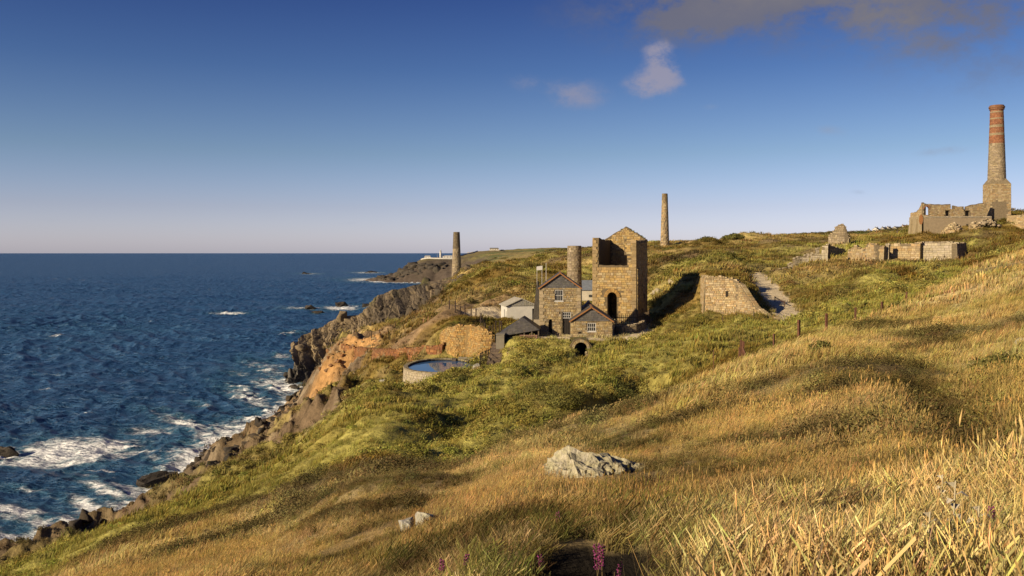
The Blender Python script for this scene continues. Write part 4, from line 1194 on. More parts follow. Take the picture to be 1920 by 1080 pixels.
# keep the hole open at its foot by running the outline round it
o2 = [(.45, -.4), (1.03, -.4)] + [(1.75 + .72 * math.cos(t), 1.56 + .72 * math.sin(t)) for t in [math.pi - math.pi * i / 10 for i in range(11)]] + [(2.47, -.4), (3.2, -.4)] + out[2:]
wall_part(ad, mpA, o2, [], .8, 'house', sw=(.2, .45), sh=(.16, .26), clear=[[(1.75 + 1.02 * math.cos(t), 1.56 + 1.02 * math.sin(t)) for t in [math.pi * i / 12 for i in range(13)]]])
arch_ring(ad, mpA, 1.03, 2.47, 2.28, .3, 11, 'house', out=.07)
mb = MB()
prev = None
for t in [math.pi - math.pi * i / 10 for i in range(11)]:
    p = (.72 * math.cos(t), 1.56 + .72 * math.sin(t))
    if prev: mb.poly([(prev[0], .1, prev[1]), (p[0], .1, p[1]), (p[0], 4.4, p[1]), (prev[0], 4.4, prev[1])], (.13, .11, .09))
    prev = p
for x in (-.72, .72): mb.poly([(x, .1, -.3), (x, .1, 1.56), (x, 4.4, 1.56), (x, 4.4, -.3)], (.13, .11, .09))
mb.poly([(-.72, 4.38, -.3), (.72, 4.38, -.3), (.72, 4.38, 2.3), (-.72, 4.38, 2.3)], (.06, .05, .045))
mb.build('tunnel_lining', M_core, ad)
mb = MB()
zs = [gz1(ADIT[0] - 1.1, ADIT[1] + y) - ADIT_FLOOR for y in (.8, 2.0, 3.2, 4.6)]
zs = [max(z, 2.36 - .1 * (3 - i)) for i, z in enumerate(zs)]
ys = (.8, 2.0, 3.2, 4.7)
for i in range(3):
    mb.poly([(-.95, ys[i], zs[i] + .05), (.95, ys[i], zs[i] + .05), (.95, ys[i + 1], zs[i + 1] + .05), (-.95, ys[i + 1], zs[i + 1] + .05)], (.19, .17, .06))
mb.poly([(-.95, .8, zs[0] + .05), (-.95, .8, 2.3), (.95, .8, 2.3), (.95, .8, zs[0] + .05)], (.19, .17, .06))
mb.build('earth_roof', M_core, ad)

# ---------------------------------------------------------------- walls that follow the ground
def wall_along(name, pts, label, cat='stone wall', pal='ruin', thick=.6, sw=(.3, .7), sh=(.2, .36), core=(.22, .175, .11), amp=.12, sink=.5, batter=.06, tintf=None, mat=None, face=True, cap=True, holes=()):
    """pts: (photo column, distance, row of the foot, row of the top); stones face the near side"""
    P3 = []
    if name in ('ruined_wall', 'stone_pillar', 'stone_stub') and 'banded' not in label and 'shade' not in label:
        ds = sorted((hitY(px, pb, 90) or Y) - Y for px, Y, pb, pt in pts); d_ = min(max(ds[len(ds) // 2], -28), 2)
        pts = [(px, Y + d_, pb, pt) for px, Y, pb, pt in pts]
    if name in ('revetment_wall', 'retaining_wall'): pts = [(px, max(min((hitY(px, pb, 80) or Y) + .3, Y + 1), Y - 2.0) if name == 'retaining_wall' else (hitY(px, pb, 80) or Y) + .3, pb, pt) for px, Y, pb, pt in pts]
    for px, Y, pb, pt in pts:
        x = (px - 960) / F * Y
        P3.append((x, Y, CAMZ + (HZ - pb) / F * Y - sink, CAMZ + (HZ - pt) / F * Y))
    L = [0.0]
    for a, b in zip(P3, P3[1:]): L.append(L[-1] + math.hypot(b[0] - a[0], b[1] - a[1]))
    base = P3[0]
    t = thing(name, (base[0], base[1], base[2]), label, cat)
    Ls = np.array(L); xs, ys, bs, ts = (np.array([p[k] for p in P3]) for k in range(4))
    def at(u): return np.interp(u, Ls, xs) - base[0], np.interp(u, Ls, ys) - base[1], np.interp(u, Ls, bs) - base[2], np.interp(u, Ls, ts) - base[2]
    def nrm2(u):
        a = at(max(u - .3, 0)); b = at(min(u + .3, L[-1])); dx, dy = b[0] - a[0], b[1] - a[1]; l = math.hypot(dx, dy) or 1
        return dy / l, -dx / l
    k = max(2, int(L[-1] / .9)); us = [L[-1] * i / k for i in range(k + 1)]
    tops = {}
    mb = MB(); tp = [at(u)[3] + random.uniform(-amp, amp * .6) for u in us]
    q = []
    for u, z in zip(us, tp):
        x, y, b, _ = at(u); nx, ny = nrm2(u); h = z - b
        q.append(((x + nx * batter * h, y + ny * batter * h, b), (x, y, z), (x - nx * thick, y - ny * thick, z), (x - nx * thick, y - ny * thick, b)))
    for a, b in zip(q, q[1:]):
        for i in range(3): mb.poly([a[i], b[i], b[i + 1], a[i + 1]][::-1] if False else [a[i], b[i], b[i + 1], a[i + 1]], core)
    mb.poly(list(q[0]), core); mb.poly(list(q[-1])[::-1], core)
    w = mb.build('wall_body', M_core, t)
    zmin, zmax = float((bs - base[2]).min()), max(tp)
    def mp(u, v, n):
        x, y, b, z = at(u); nx, ny = nrm2(u); bt = batter * max(0, z - v)
        return (x + nx * (bt + n), y + ny * (bt + n), v)
    if face:
        f = MB(); facing(f, mp, 0, L[-1], zmin, zmax, lambda u, v: at(u)[2] - .1 <= v <= np.interp(u, us, tp) and not any(h[0] < u < h[1] and h[2] < v < h[3] for h in holes), sw, sh, (.02, .09), pal, .02, tintf)
        if cap:
            u = 0
            while u < L[-1]:
                wd = random.uniform(*sw); x, y, b, z = at(min(u + wd / 2, L[-1])); z = float(np.interp(u + wd / 2, us, tp)); nx, ny = nrm2(u)
                h = random.uniform(.05, .22); j = random.uniform(0, .3)
                tx, ty = -ny, nx
                c8 = []
                for zz in (z - .1, z + h):
                    s_ = 1 if zz < z else .8
                    for aa, bb in ((-.5, -1), (.5, -1), (.5, 0), (-.5, 0)):
                        c8.append((x + tx * aa * wd * s_ + nx * bb * thick * s_, y + ty * aa * wd * s_ + ny * bb * thick * s_, zz))
                f.hexa(c8, jit(random.choice(PAL[pal] if isinstance(pal, str) else pal)), skip=(0,)); u += wd * random.uniform(.9, 1.3)
        stuff(f.build('stone_facing', mat or M_stone, w))
    t['_n'] = 0; del t['_n']
    return t, at, nrm2


def patchy(c, u, v):
    g = vnoise(np.array([u * .35]), np.array([v * .5]), 5)[0]
    return tuple(x * (1.12 if g > .5 else .92) for x in c)


rw, rat, rnr = wall_along('retaining_wall', RETAIN, 'tall curving stone retaining wall with barred vent, grassy bank on top, beside the lane', pal='ruin', sw=(.25, .6), sh=(.18, .3), sink=.6, tintf=patchy, amp=.05)
x, y, b, z = rat(3.0)
mb = MB()
for i in range(6): mb.box(x - .3 + i * .11, x - .25 + i * .11, y - .26, y - .2, z - 2.45, z - 1.75, (.10, .08, .06))
mb.box(x - .34, x + .34, y - .2, y - .16, z - 2.47, z - 1.73, (.05, .042, .035)); mb.build('vent_grille', M_iron, rw)
c0, c1 = W(1323, 119.0), W(1318, 131)
wall_along('stone_wall', [(1314, 133, 578, 517), (1318, 126, 584, 518), (1322.4, 119.4, 590, 519)], 'shadowed side wall running back from the corner of the tall retaining wall', pal='ruin', thick=.5, face=True, sink=.5)
wall_along('stone_wall', [(1253, 150, 552, 523), (1262, 149, 550, 527), (1272, 148, 548, 533)], 'broken stub of pale stone wall on the bank right of the engine house', pal='pale', amp=.25, sink=1.0, thick=.8)
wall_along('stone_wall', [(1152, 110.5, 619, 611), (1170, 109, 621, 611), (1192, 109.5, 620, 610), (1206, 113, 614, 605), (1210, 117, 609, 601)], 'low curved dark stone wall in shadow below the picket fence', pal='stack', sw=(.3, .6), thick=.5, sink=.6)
wall_along('stone_wall', [(1100, 99.6, 668, 660), (1130, 100.4, 658, 651), (1160, 101.4, 648, 641), (1172, 102, 643, 637)], 'low tumbled stone wall running up from the tunnel mouth to the track', pal='house', sw=(.25, .5), sh=(.14, .26), thick=.45, amp=.2)
wall_along('stone_wall', [(950, 101.0, 662, 650), (975, 100.6, 660, 655), (1020, 100.2, 668, 662), (1072, 99.6, 674, 665)], 'line of tumbled stones along the foot of the bank below the bench', pal='house', sw=(.25, .5), sh=(.12, .24), thick=.4, amp=.25)
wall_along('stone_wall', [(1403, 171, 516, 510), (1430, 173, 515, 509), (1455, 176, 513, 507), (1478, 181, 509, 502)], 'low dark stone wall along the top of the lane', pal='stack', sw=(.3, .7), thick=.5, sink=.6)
# revetments
wall_along('revetment_wall', [(826, 124, 640, 622), (842, 119.5, 660, 614), (858, 116, 668, 610), (880, 113.5, 669, 611), (905, 111, 668, 615), (922, 109, 662, 623), (928, 107.4, 655, 629)], 'golden drystone revetment curving behind the round water tank', pal='gold', sw=(.2, .48), sh=(.13, .27), sink=.7, batter=.16, amp=.22, core=(.3, .2, .08))
wall_along('revetment_wall', [(640, 168, 655, 646), (668, 163, 667, 652), (700, 156, 672, 656), (730, 149, 670, 656), (765, 142, 667, 653), (800, 135, 664, 650), (830, 123.5, 664, 646)], 'long low rust-red stone revetment on the cliff edge left of the tank', pal='red', sw=(.3, .65), sh=(.25, .45), sink=.8, batter=.2, amp=.25, core=(.22, .1, .04))

# ---------------------------------------------------------------- round water tank
tk = thing('water_tank', (TANK_C[0], TANK_C[1], TANK_TOP), 'round stone tank brim-full of still blue water on the slope', 'water tank')
N_ = 56
def rim_z(a): return 0.0 + .12 * max(0, math.sin(a)) ** .7
def ell(a, k, dz): return ((TANK_RX + k) * math.cos(a), (TANK_RY + k) * math.sin(a), dz)
mb = MB()
for i in range(N_):
    a, b = 2 * math.pi * i / N_, 2 * math.pi * (i + 1) / N_
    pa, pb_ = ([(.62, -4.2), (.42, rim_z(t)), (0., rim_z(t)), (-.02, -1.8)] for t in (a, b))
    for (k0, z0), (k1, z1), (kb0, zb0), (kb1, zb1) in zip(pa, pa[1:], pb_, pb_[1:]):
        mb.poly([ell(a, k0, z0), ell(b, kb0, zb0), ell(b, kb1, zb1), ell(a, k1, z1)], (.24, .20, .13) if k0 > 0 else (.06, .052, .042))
tb = mb.build('tank_wall', M_core, tk)
per = 2 * math.pi * math.sqrt((TANK_RX ** 2 + TANK_RY ** 2) / 2)
f = MB()
facing(f, lambda u, v, n: ell(u / per * 2 * math.pi, .42 + (.2 * -v / 4.2) + n, v), 0, per, -4.2, .05, None, (.25, .55), (.16, .3), (.02, .06), 'pale'); stuff(f.build('stone_facing', M_render, tb))
f = MB(); u = 0
while u < per - .2:
    w = random.uniform(.4, .8); a, b = u / per * 2 * math.pi, (u + w - .04) / per * 2 * math.pi; u += w; h = random.uniform(.02, .07) + rim_z(a + .05); l_ = rim_z(a + .05) - .1
    f.hexa([ell(a, -.03, l_), ell(a, .5, l_), ell(b, .5, l_), ell(b, -.03, l_), ell(a, -.01, h), ell(a, .47, h), ell(b, .47, h), ell(b, -.01, h)], jit((.33, .28, .18)))
stuff(f.build('coping_stones', M_stone, tb))
mb = MB(); mb.poly([ell(2 * math.pi * i / N_, -.005, -.1) for i in range(N_)], (1, 1, 1)); mb.build('water', M_pool, tk)
mb = MB(); mb.box(.9, 1.4, 4.9, 5.3, -1.2, .25, (.16, .13, .1)); mb.build('sluice_block', M_core, tk)
mb = MB(); mb.box(1.6, 4.4, 5.95, 6.4, -.2, .24, (.40, .36, .28)); mb.build('kerb_slab', M_conc, tk)

# ---------------------------------------------------------------- ruins on the upper slope
wall_along('ruined_wall', [(1661, 196, 490, 459), (1670, 195, 490, 458), (1700, 193, 490, 457), (1726, 191, 491, 455)], 'long grey-brown stone wall of the old works, left half of the terrace face', 'ruined wall', pal='ruin', sw=(.4, .9), sh=(.3, .5), sink=.8, amp=.12, mat=M_render, thick=.9)
wall_along('ruined_wall', [(1727, 190.6, 491, 455), (1760, 188, 491, 454), (1785, 186, 490, 454), (1793, 185.5, 489, 456)], 'pale limewashed wall of the old works, sunlit right half of the terrace face', 'ruined wall', pal='pale', sw=(.5, 1.1), sh=(.35, .5), sink=.8, amp=.08, mat=M_render, thick=.9)
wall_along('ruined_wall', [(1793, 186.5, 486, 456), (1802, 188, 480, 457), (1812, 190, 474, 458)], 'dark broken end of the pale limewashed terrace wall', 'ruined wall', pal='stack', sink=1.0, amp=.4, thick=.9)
wall_along('stone_pillar', [(1660, 193, 491, 458), (1667, 192.6, 491, 458)], 'square stone pillar at the left end of the long terrace wall', 'pillar', pal='pale', sink=.8, thick=.9, amp=.05)
wall_along('ruined_wall', [(1590, 203, 488, 470), (1600, 202, 488, 462), (1612, 201, 489, 460), (1614, 201, 489, 466), (1621, 200, 489, 466), (1623, 200, 489, 458), (1642, 198, 489, 457), (1648, 198, 489, 461), (1658, 197, 489, 464)], 'jagged tan ruined wall with notched top and dark doorway, left of the pillar', 'ruined wall', pal='ruin', sw=(.4, .9), sh=(.3, .5), sink=.8, amp=.25, thick=.8)
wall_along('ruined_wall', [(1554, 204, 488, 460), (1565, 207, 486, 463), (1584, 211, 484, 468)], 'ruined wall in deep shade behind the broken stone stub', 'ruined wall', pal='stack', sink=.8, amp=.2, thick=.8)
wall_along('stone_stub', [(1541, 199, 490, 466), (1545, 198.6, 491, 460), (1553, 198, 491, 459)], 'rough upright stub of blocky masonry among the rubble', 'ruin', pal='pale', sw=(.5, 1.0), sh=(.4, .7), sink=.8, amp=.25, thick=1.0)
wall_along('stone_stub', [(1530, 203, 480, 466), (1536, 203, 480, 465)], 'small upright stone left of the blocky masonry stub', 'ruin', pal='pale', sink=.8, amp=.2, thick=.7)
wall_along('ruined_wall', [(1490, 193, 499, 487), (1502, 193.5, 498, 480), (1515, 193.5, 494, 477), (1528, 193, 492, 475), (1540, 192.5, 491, 474)], 'low broken wall stepping down to the lane end of the ruins', 'ruined wall', pal='pale', sw=(.4, .9), sh=(.3, .5), sink=.8, amp=.45, thick=.8)
wall_along('ruin_pillar', [(1553, 233, 462, 441), (1559, 232.5, 462, 436), (1566, 232, 463, 428), (1572, 231.6, 463, 421), (1584, 231, 463, 420), (1586, 231, 463, 436), (1592, 230.6, 464, 446)], 'tall ragged fin of ruined masonry on the skyline, sloping left shoulder', 'ruin', pal='stack', sw=(.4, .9), sh=(.3, .5), sink=1.0, amp=.3, thick=1.6)
wall_along('stone_wall', [(1478, 186, 502, 496), (1484, 186, 503, 492), (1487, 186, 503, 495)], 'small broken gatepost stones where the lane meets the ruins', pal='pale', sink=.8, amp=.2, thick=.7)
wall_along('stone_wall', [(1520, 176, 501, 494), (1524, 176, 501, 494)], 'single squared block standing alone in the grass below the ruins', pal='pale', sink=.6, amp=.05, thick=.6)
wall_along('kerb_wall', [(1588, 181, 497, 495), (1612, 183, 495, 492), (1640, 185, 493, 490), (1668, 187, 492, 490)], 'pale flat kerb of stone along the foot of the notched ruin', pal='pale', sink=.4, amp=.06, thick=.7)

# ---------------------------------------------------------------- the big ruin and its banded stack
bx, by = 116.0, 250.0
bz = CAMZ + 36.5 / F * 250
br = thing('ruined_works', (bx, by, bz), 'long roofless ruin with brick-arched window and grey rendered base beside the banded chimney', 'ruined building')
LW, LD, LH = 19.2, 9.0, 4.85
m0 = plane((0, 0, 0), 0)
stuck = (.43, .34, .225)
def stone_patch(c, u, v): return tuple(x * (1.0 + .12 * math.sin(u * 2.1)) for x in c)
wb = wall_part(br, m0, [(0, -1.5), (LW, -1.5), (LW, LH), (0, LH)], [rect(11.6, 13.2, -.2, 1.1)], 1.0, 'ruin', core=stuck, name='base_wall', face=False)
wb.data.materials[0] = M_render
f = MB(); facing(f, m0, 0, LW, LH - .45, LH, None, (.5, 1.1), (.2, .26), (.05, .14), 'pale'); stuff(f.build('string_course', M_stone, wb))
ml = plane((0, LD, 0), -90)
wb = wall_part(br, ml, [(0, -1.5), (LD - .003, -1.5), (LD - .003, LH), (0, LH)], [], .95, 'ruin', core=(.42, .34, .21), name='base_wall', face=False)
wb.data.materials[0] = M_render
for k in (1, 2):
    mb = MB(); y = .3 + k * 3.3
    mb.hexa([(-1.0, y, -1.5), (.0, y, -1.5), (.0, y + 1.2, -1.5), (-1.0, y + 1.2, -1.5), (-.25, y, LH - .6), (0, y, LH - .6), (0, y + 1.2, LH - .6), (-.25, y + 1.2, LH - .6)], (.42, .34, .21)); mb.build('buttress', M_render, br)
up = plane((0, .35, LH), 0)
UH = 3.75
top = jag([(LW - 1.2, 3.9), (14.0, 3.3), (12.1, 2.75)], .6, .15) + [(12.05, 1.55), (11.6, 1.5)] + jag([(11.5, 2.75), (9.9, 2.7), (8.5, 3.05)], .6, .15) + [(8.45, 2.0), (7.85, 1.95)] + jag([(7.8, 3.45), (4.5, 3.4), (1.2, 3.45), (0, 3.6)], .6, .15)
aw = arch(.35, 1.75, .35, 2.75); n1 = rect(6.35, 7.5, .05, 1.6); n2 = rect(11.9, 13.2, .05, 1.55)
ringp = [(1.05 + 1.06 * math.cos(t), 2.05 + 1.06 * math.sin(t)) for t in [math.pi * i / 10 for i in range(11)]]
wu = wall_part(br, up, [(0, 0), (LW - 1.2, 0)] + top, [aw, n1, n2], .7, 'ruin', sw=(.35, .8), sh=(.25, .42), core=(.24, .185, .115), name='upper_wall', proud=(.03, .13), clear=[ringp])
arch_ring(br, up, .35, 1.75, 2.75, .36, 13, 'brick', 'arch_brick', M_brick, .1)
mb = MB(); slab(mb, plane((0, 1.55, LH), 0), rect(5.6, 14.0, 0, 1.9), [], .3, (.32, .26, .16)); mb.build('inner_wall', M_core, br)
ul = plane((.35, LD, LH), -90)
wall_part(br, ul, [(0, 0), (LD - .7, 0)] + jag([(LD - .7, 3.6), (LD - 2.0, 4.0), (LD - 3.2, 2.6), (4.0, 1.6), (0, 1.2)], .6, .25), [], .65, 'ruin', sw=(.35, .8), sh=(.25, .42), core=(.24, .185, .115), name='upper_wall')
mb = MB()
random.seed(31)
facing(mb, ml, LD - 2.9, LD - .15, LH - 2.3, LH + .6, lambda u, v: ((u - (LD - 1.5)) / 1.35) ** 2 + ((v - (LH - .9)) / 1.45) ** 2 < 1, (.22, .3), (.09, .1), (.02, .05), [(.42, .19, .065), (.46, .22, .08), (.38, .16, .06)], .006)
stuff(mb.build('brick_patch', M_brick, br))
for u in (12.0, 17.0):
    mb = MB(); mb.box(u, u + .5, -.1, .0, 2.2, 2.6, (.06, .05, .04)); mb.build('putlog_hole', M_core, br)
# plinth and banded shaft
px_, py_ = 139.6, 255.4
ck = thing('banded_chimney', (px_, py_, CAMZ + 69 / F * 254), 'tallest chimney, red brick top with pale bands on a square stone plinth', 'chimney stack')
PH, PR = 9.2, 2.75
def sq(k, z, rot=math.radians(-8)):
    return [(k * math.cos(a + rot), k * math.sin(a + rot), z) for a in (math.pi * 1.25, math.pi * 1.75, math.pi * .25, math.pi * .75)]
k = PR * math.sqrt(2)
mb = MB(); mb.hexa(sq(k * 1.02, -3) + sq(k, PH), (.28, .22, .14)); pl = mb.build('plinth', M_core, ck)
for e in range(4):
    a, b = Vector(sq(k, 0)[e]), Vector(sq(k, 0)[(e + 1) % 4]); U = (b - a).normalized(); Nn = Vector((U.y, -U.x, 0)); L = (b - a).length
    hole_ = (lambda u, v: not (.6 < u < 4.2 and v < 4.2 - .5 * abs(math.sin(u * 2)))) if e == 1 or e == 0 else None
    f = MB(); facing(f, lambda u, v, n: tuple(a + U * u + Nn * n + Vector((0, 0, v))), 0, L, -3, PH - .05, hole_, (.45, 1.0), (.3, .5), (.03, .1), 'ruin'); stuff(f.build('stone_facing', M_stone, pl))
    if e == 1:
        f = MB()
        for u in (2.0, 4.4): f.hexa([tuple(a + U * (u + du) + Nn * nn + Vector((0, 0, z))) for nn in (.02, .11) for du, z in ((0, 4.6), (.35, 4.6), (.35, 5.0), (0, 5.0))], (.05, .04, .035))
        f.build('flue_hole', M_core, pl)
mb = MB()
T0, T1 = sq(k * 1.0, PH), sq(k * .66, PH + 1.5)
for e in range(4):
    mb.poly([T0[e], T0[(e + 1) % 4], T1[(e + 1) % 4], T1[e]], (.30, .24, .15))
mb.build('shoulder', M_core, ck)
SH = CAMZ + 284 / F * 256 - (CAMZ + 69 / F * 254) - 1.3
zbk = PH + (268 - 345) / -1 / F * 256 * 1.0
def brick_top(c, u, v):
    if v > zbk:
        for zb_, w_ in ((PH + (345 - 210) / F * 256, .14), (PH + (345 - 222.5) / F * 256, .24), (PH + (345 - 236) / F * 256, .3), (PH + (345 - 252) / F * 256, .4)):
            if abs(v - zb_) < w_: return jit((.42, .34, .22), .1)
        return jit(random.choice(PAL['brick']), .15)
    return c
stack('banded_chimney', None, 2.42, 1.66, SH, '', 'stack', (.5, 1.0), (.3, .42), tintf=brick_top, z0=PH, parent=ck)
for z0_, z1_, ex in ((SH - 1.25, SH - .75, .28), (SH - .75, SH - .35, .42), (SH - .35, SH, .18)):
    mb = MB(); n_ = 28
    for i in range(n_):
        a, b = 2 * math.pi * i / n_, 2 * math.pi * (i + 1) / n_
        r_ = 1.70 + ex
        P4 = lambda rr, zz: [(rr * math.cos(t), rr * math.sin(t), zz) for t in (a, b)]
        lo, hi, li, hi_i = P4(r_, z0_), P4(r_, z1_), P4(1.5, z0_), P4(1.2, z1_)
        mb.poly([lo[0], lo[1], hi[1], hi[0]], jit((.27, .13, .07), .1)); mb.poly([hi[0], hi[1], hi_i[1], hi_i[0]], (.25, .13, .08)); mb.poly([li[0], li[1], lo[1], lo[0]], (.2, .1, .06))
    mb.build('corbel_ring', M_brick, ck)
wall_along('ruined_wall', [(1888, 250, 436, 404), (1905, 247, 436, 403), (1925, 244, 437, 402), (1960, 240, 437, 400), (2010, 236, 438, 396)], 'rubble wall running off from the foot of the banded chimney', 'ruined wall', pal='ruin', sw=(.4, 1.0), sh=(.3, .55), sink=1.2, amp=.3, thick=1.2)

# ---------------------------------------------------------------- rocks
def rock_mesh(name, mat, seed, sub=3, cuts=12, squash=(1, 1, 1), rough=.12, tint=(.2, .17, .13), vertical=False):
    import bmesh
    rr = random.Random(seed)
    bm = bmesh.new()
    for _ in range(cuts + 10):
        d = Vector((rr.gauss(0, 1), rr.gauss(0, 1), rr.gauss(0, 1 if not vertical else 1.3))).normalized()
        p = rr.uniform(2.2, 5.0)
        k_ = (abs(d.x) ** p + abs(d.y) ** p + abs(d.z) ** p) ** (-1 / p) * rr.uniform(.72, 1.0)
        bm.verts.new(d * k_)
    hull = bmesh.ops.convex_hull(bm, input=bm.verts)
    bmesh.ops.delete(bm, geom=[g_ for g_ in hull['geom_interior'] if isinstance(g_, bmesh.types.BMVert)], context='VERTS')
    if sub > 2:
        bmesh.ops.subdivide_edges(bm, edges=bm.edges[:], cuts=sub - 1, use_grid_fill=True)
    bmesh.ops.triangulate(bm, faces=bm.faces[:])
    co = np.array([v.co[:] for v in bm.verts])
    n_ = fbm(co[:, 0] * 1.0 + seed * 3.7 + co[:, 2] * .9, co[:, 1] + co[:, 2] * (.25 if vertical else .7), .7, 4, seed, .6)
    n2_ = 1 - 2 * np.abs(fbm(co[:, 0] * 1.3 + co[:, 2] * .4, co[:, 1] * 1.3 - co[:, 2] * .3 + 5, .5, 3, seed + 9))
    if sub > 2: co *= (1 + rough * n_ + rough * .7 * (n2_ - .5))[:, None]
    co *= np.array(squash)[None]
    for v, c_ in zip(bm.verts, co): v.co = c_
    me = bpy.data.meshes.new(name); bm.to_mesh(me); bm.free()
    me.materials.append(mat)
    at = me.attributes.new('tint', 'FLOAT_COLOR', 'FACE')
    cc = np.array([[*jit(tint, .12), 1] for _ in me.polygons], np.float32); at.data.foreach_set('color', cc.ravel())
    return me


def rock(name, me, loc, rot=(0, 0, 0), sc=(1, 1, 1), label=None, cat='rock', group=None, parent=None, kind=None):
    o = bpy.data.objects.new(name, me); COL.objects.link(o)
    o.location = loc; o.rotation_euler = rot; o.scale = sc
    if parent is not None: o.parent = parent
    else: tag(o, label, cat, group, kind)
    return o


def join_rocks(name, items, mat, kind=None, parent=None):
    """items: (mesh, matrix, tint) merged into one mesh"""
    V, Fq, T = [], [], []; b = 0
    for me, mx, tint in items:
        n_ = len(me.vertices); co = np.empty(n_ * 3); me.vertices.foreach_get('co', co); co = co.reshape(-1, 3)
        m = np.array(mx); co = co @ m[:3, :3].T + m[:3, 3]
        V.append(co); idx = np.empty(len(me.polygons) * 3, np.int32); me.loops.foreach_get('vertex_index', idx)
        Fq.append(idx.reshape(-1, 3) + b); b += n_
        T.append(np.tile(np.array([*tint, 1.0]), (len(me.polygons), 1)) * np.r_[np.repeat(1 + .1 * rng.standard_normal(1), 3), 1])
    V = np.concatenate(V); Fq = np.concatenate(Fq); T = np.concatenate(T)
    me = bpy.data.meshes.new(name)
    me.vertices.add(len(V)); me.vertices.foreach_set('co', V.ravel().astype(np.float32))
    me.loops.add(Fq.size); me.loops.foreach_set('vertex_index', Fq.ravel().astype(np.int32))
    me.polygons.add(len(Fq)); me.polygons.foreach_set('loop_start', np.arange(len(Fq), dtype=np.int32) * 3)
    me.update(calc_edges=True)
    at = me.attributes.new('tint', 'FLOAT_COLOR', 'FACE'); at.data.foreach_set('color', T.astype(np.float32).ravel())
    me.materials.append(mat)
    o = bpy.data.objects.new(name, me); COL.objects.link(o)
    if kind: o['kind'] = kind
    if parent is not None: o.parent = parent
    return o


ROCKS = [rock_mesh('rock_%d' % i, M_rock, 40 + i, 4 if i < 3 else 3, 3, (1, 1, 1), .10, vertical=(i < 3)) for i in range(7)]
LOW = [rock_mesh('stone_%d' % i, M_rock, 70 + i, 2, 10, (1, 1, 1), .10) for i in range(5)]

# sea rocks, each its own
for i, (px, py, w, h, lab) in enumerate(SEA_ROCKS):
    x, y = sea_xy(px, py); s_ = w / F * y / 2; hz = h / F * y
    rock('sea_rock', rock_mesh('sea_rock', M_rock, 90 + i, 4, 8, (1, 1, 1), .28, (.05, .043, .038)), (x, y, -hz * .25), (0, .12 * (-1) ** i, .3 * i), (s_, s_ * (1.2 if y > 400 else .55), hz * 1.05), lab, 'rock')

# cliff of jointed buttresses: (column, distance, row of the foot, row of the top, width px)
random.seed(5)


# the crag itself: one folded, jointed rock face (column, distance of the foot, of the top, row of the foot, row of the top)
FACE = np.array([(524, 288, 292, 716, 711), (538, 289, 296, 716, 701), (549, 290, 300, 718, 680), (556, 290, 304, 718, 642), (568, 291, 310, 718, 627), (585, 292, 313, 718, 620), (603, 293, 315, 718, 612), (620, 294, 317, 716, 602), (642, 294, 318, 708, 594),
                 (662, 292, 316, 692, 588), (680, 288, 315, 674, 578), (700, 284, 312, 656, 563), (722, 281, 312, 648, 553), (748, 280, 314, 640, 543), (775, 281, 317, 612, 533), (802, 285, 321, 588, 525), (830, 291, 326, 574, 519), (860, 299, 331, 566, 514), (890, 306, 334, 550, 509), (915, 312, 336, 540, 506)], float)
NU, NV = 460, 96
uu = np.linspace(0, 1, NU); ku = np.linspace(0, 1, len(FACE))
fi = np.stack([np.interp(uu, ku, FACE[:, k]) for k in range(5)], 1)
vv = np.linspace(-.12, 1.28, NV)
Ug, Vg = np.meshgrid(uu, vv)
fpx, yf, yt, rf_, rt_ = (np.broadcast_to(fi[:, k], Ug.shape) for k in range(5))
zf = CAMZ + (HZ - rf_) / F * yf; zt_ = CAMZ + (HZ - rt_) / F * yt
Vc = np.clip(Vg, -.12, 1.0)
back = np.clip(Vg - 1.0, 0, 1) / .28
prof = Vc - .16 * np.sin(np.clip(Vc, 0, 1) * math.pi)
Yc = yf + (yt - yf) * prof + back * 16
Zc = zf + (zt_ - zf) * np.sin(np.clip(Vc, -.12, 1) * math.pi / 2) ** .9 * 1.0 if False else zf + (zt_ - zf) * Vc
Zc = Zc - back * 7.0
Xc = (fpx - 960) / F * Yc
s_ = Ug * 115; h_ = Zc
w1 = fbm(s_ + .18 * h_ + 2.2 * fbm(s_, h_, 9, 3, 501), h_ * .22, 8.5, 3, 503)
rib = 1 - 2.1 * np.abs(w1)
w2 = 1 - 2 * np.abs(fbm(s_ - .3 * h_, h_ * .4, 3.4, 3, 511))
w3 = fbm(s_, h_ * .9, 1.7, 4, 521, .6)
ledge = fbm(s_ * .3, h_ + .25 * s_, 3.0, 3, 531)
blk = np.floor(3.2 * (rib + .35 * ledge)) / 3.2
def cells(u, v, seed):
    """blocky joints: a random offset per cell and the distance to the joint between cells"""
    iu, iv = np.floor(u), np.floor(v); d1 = np.full(u.shape, 9.0); d2 = np.full(u.shape, 9.0); idv = np.zeros(u.shape)
    for a in (-1, 0, 1):
        for b in (-1, 0, 1):
            cu, cv = iu + a, iv + b
            d = np.hypot(cu + _hash(cu, cv, seed) - u, cv + _hash(cu, cv, seed + 7) - v); h = _hash(cu, cv, seed + 13)
            nb = d < d1; d2 = np.where(nb, d1, np.minimum(d2, d)); idv = np.where(nb, h, idv); d1 = np.where(nb, d, d1)
    return idv, d2 - d1


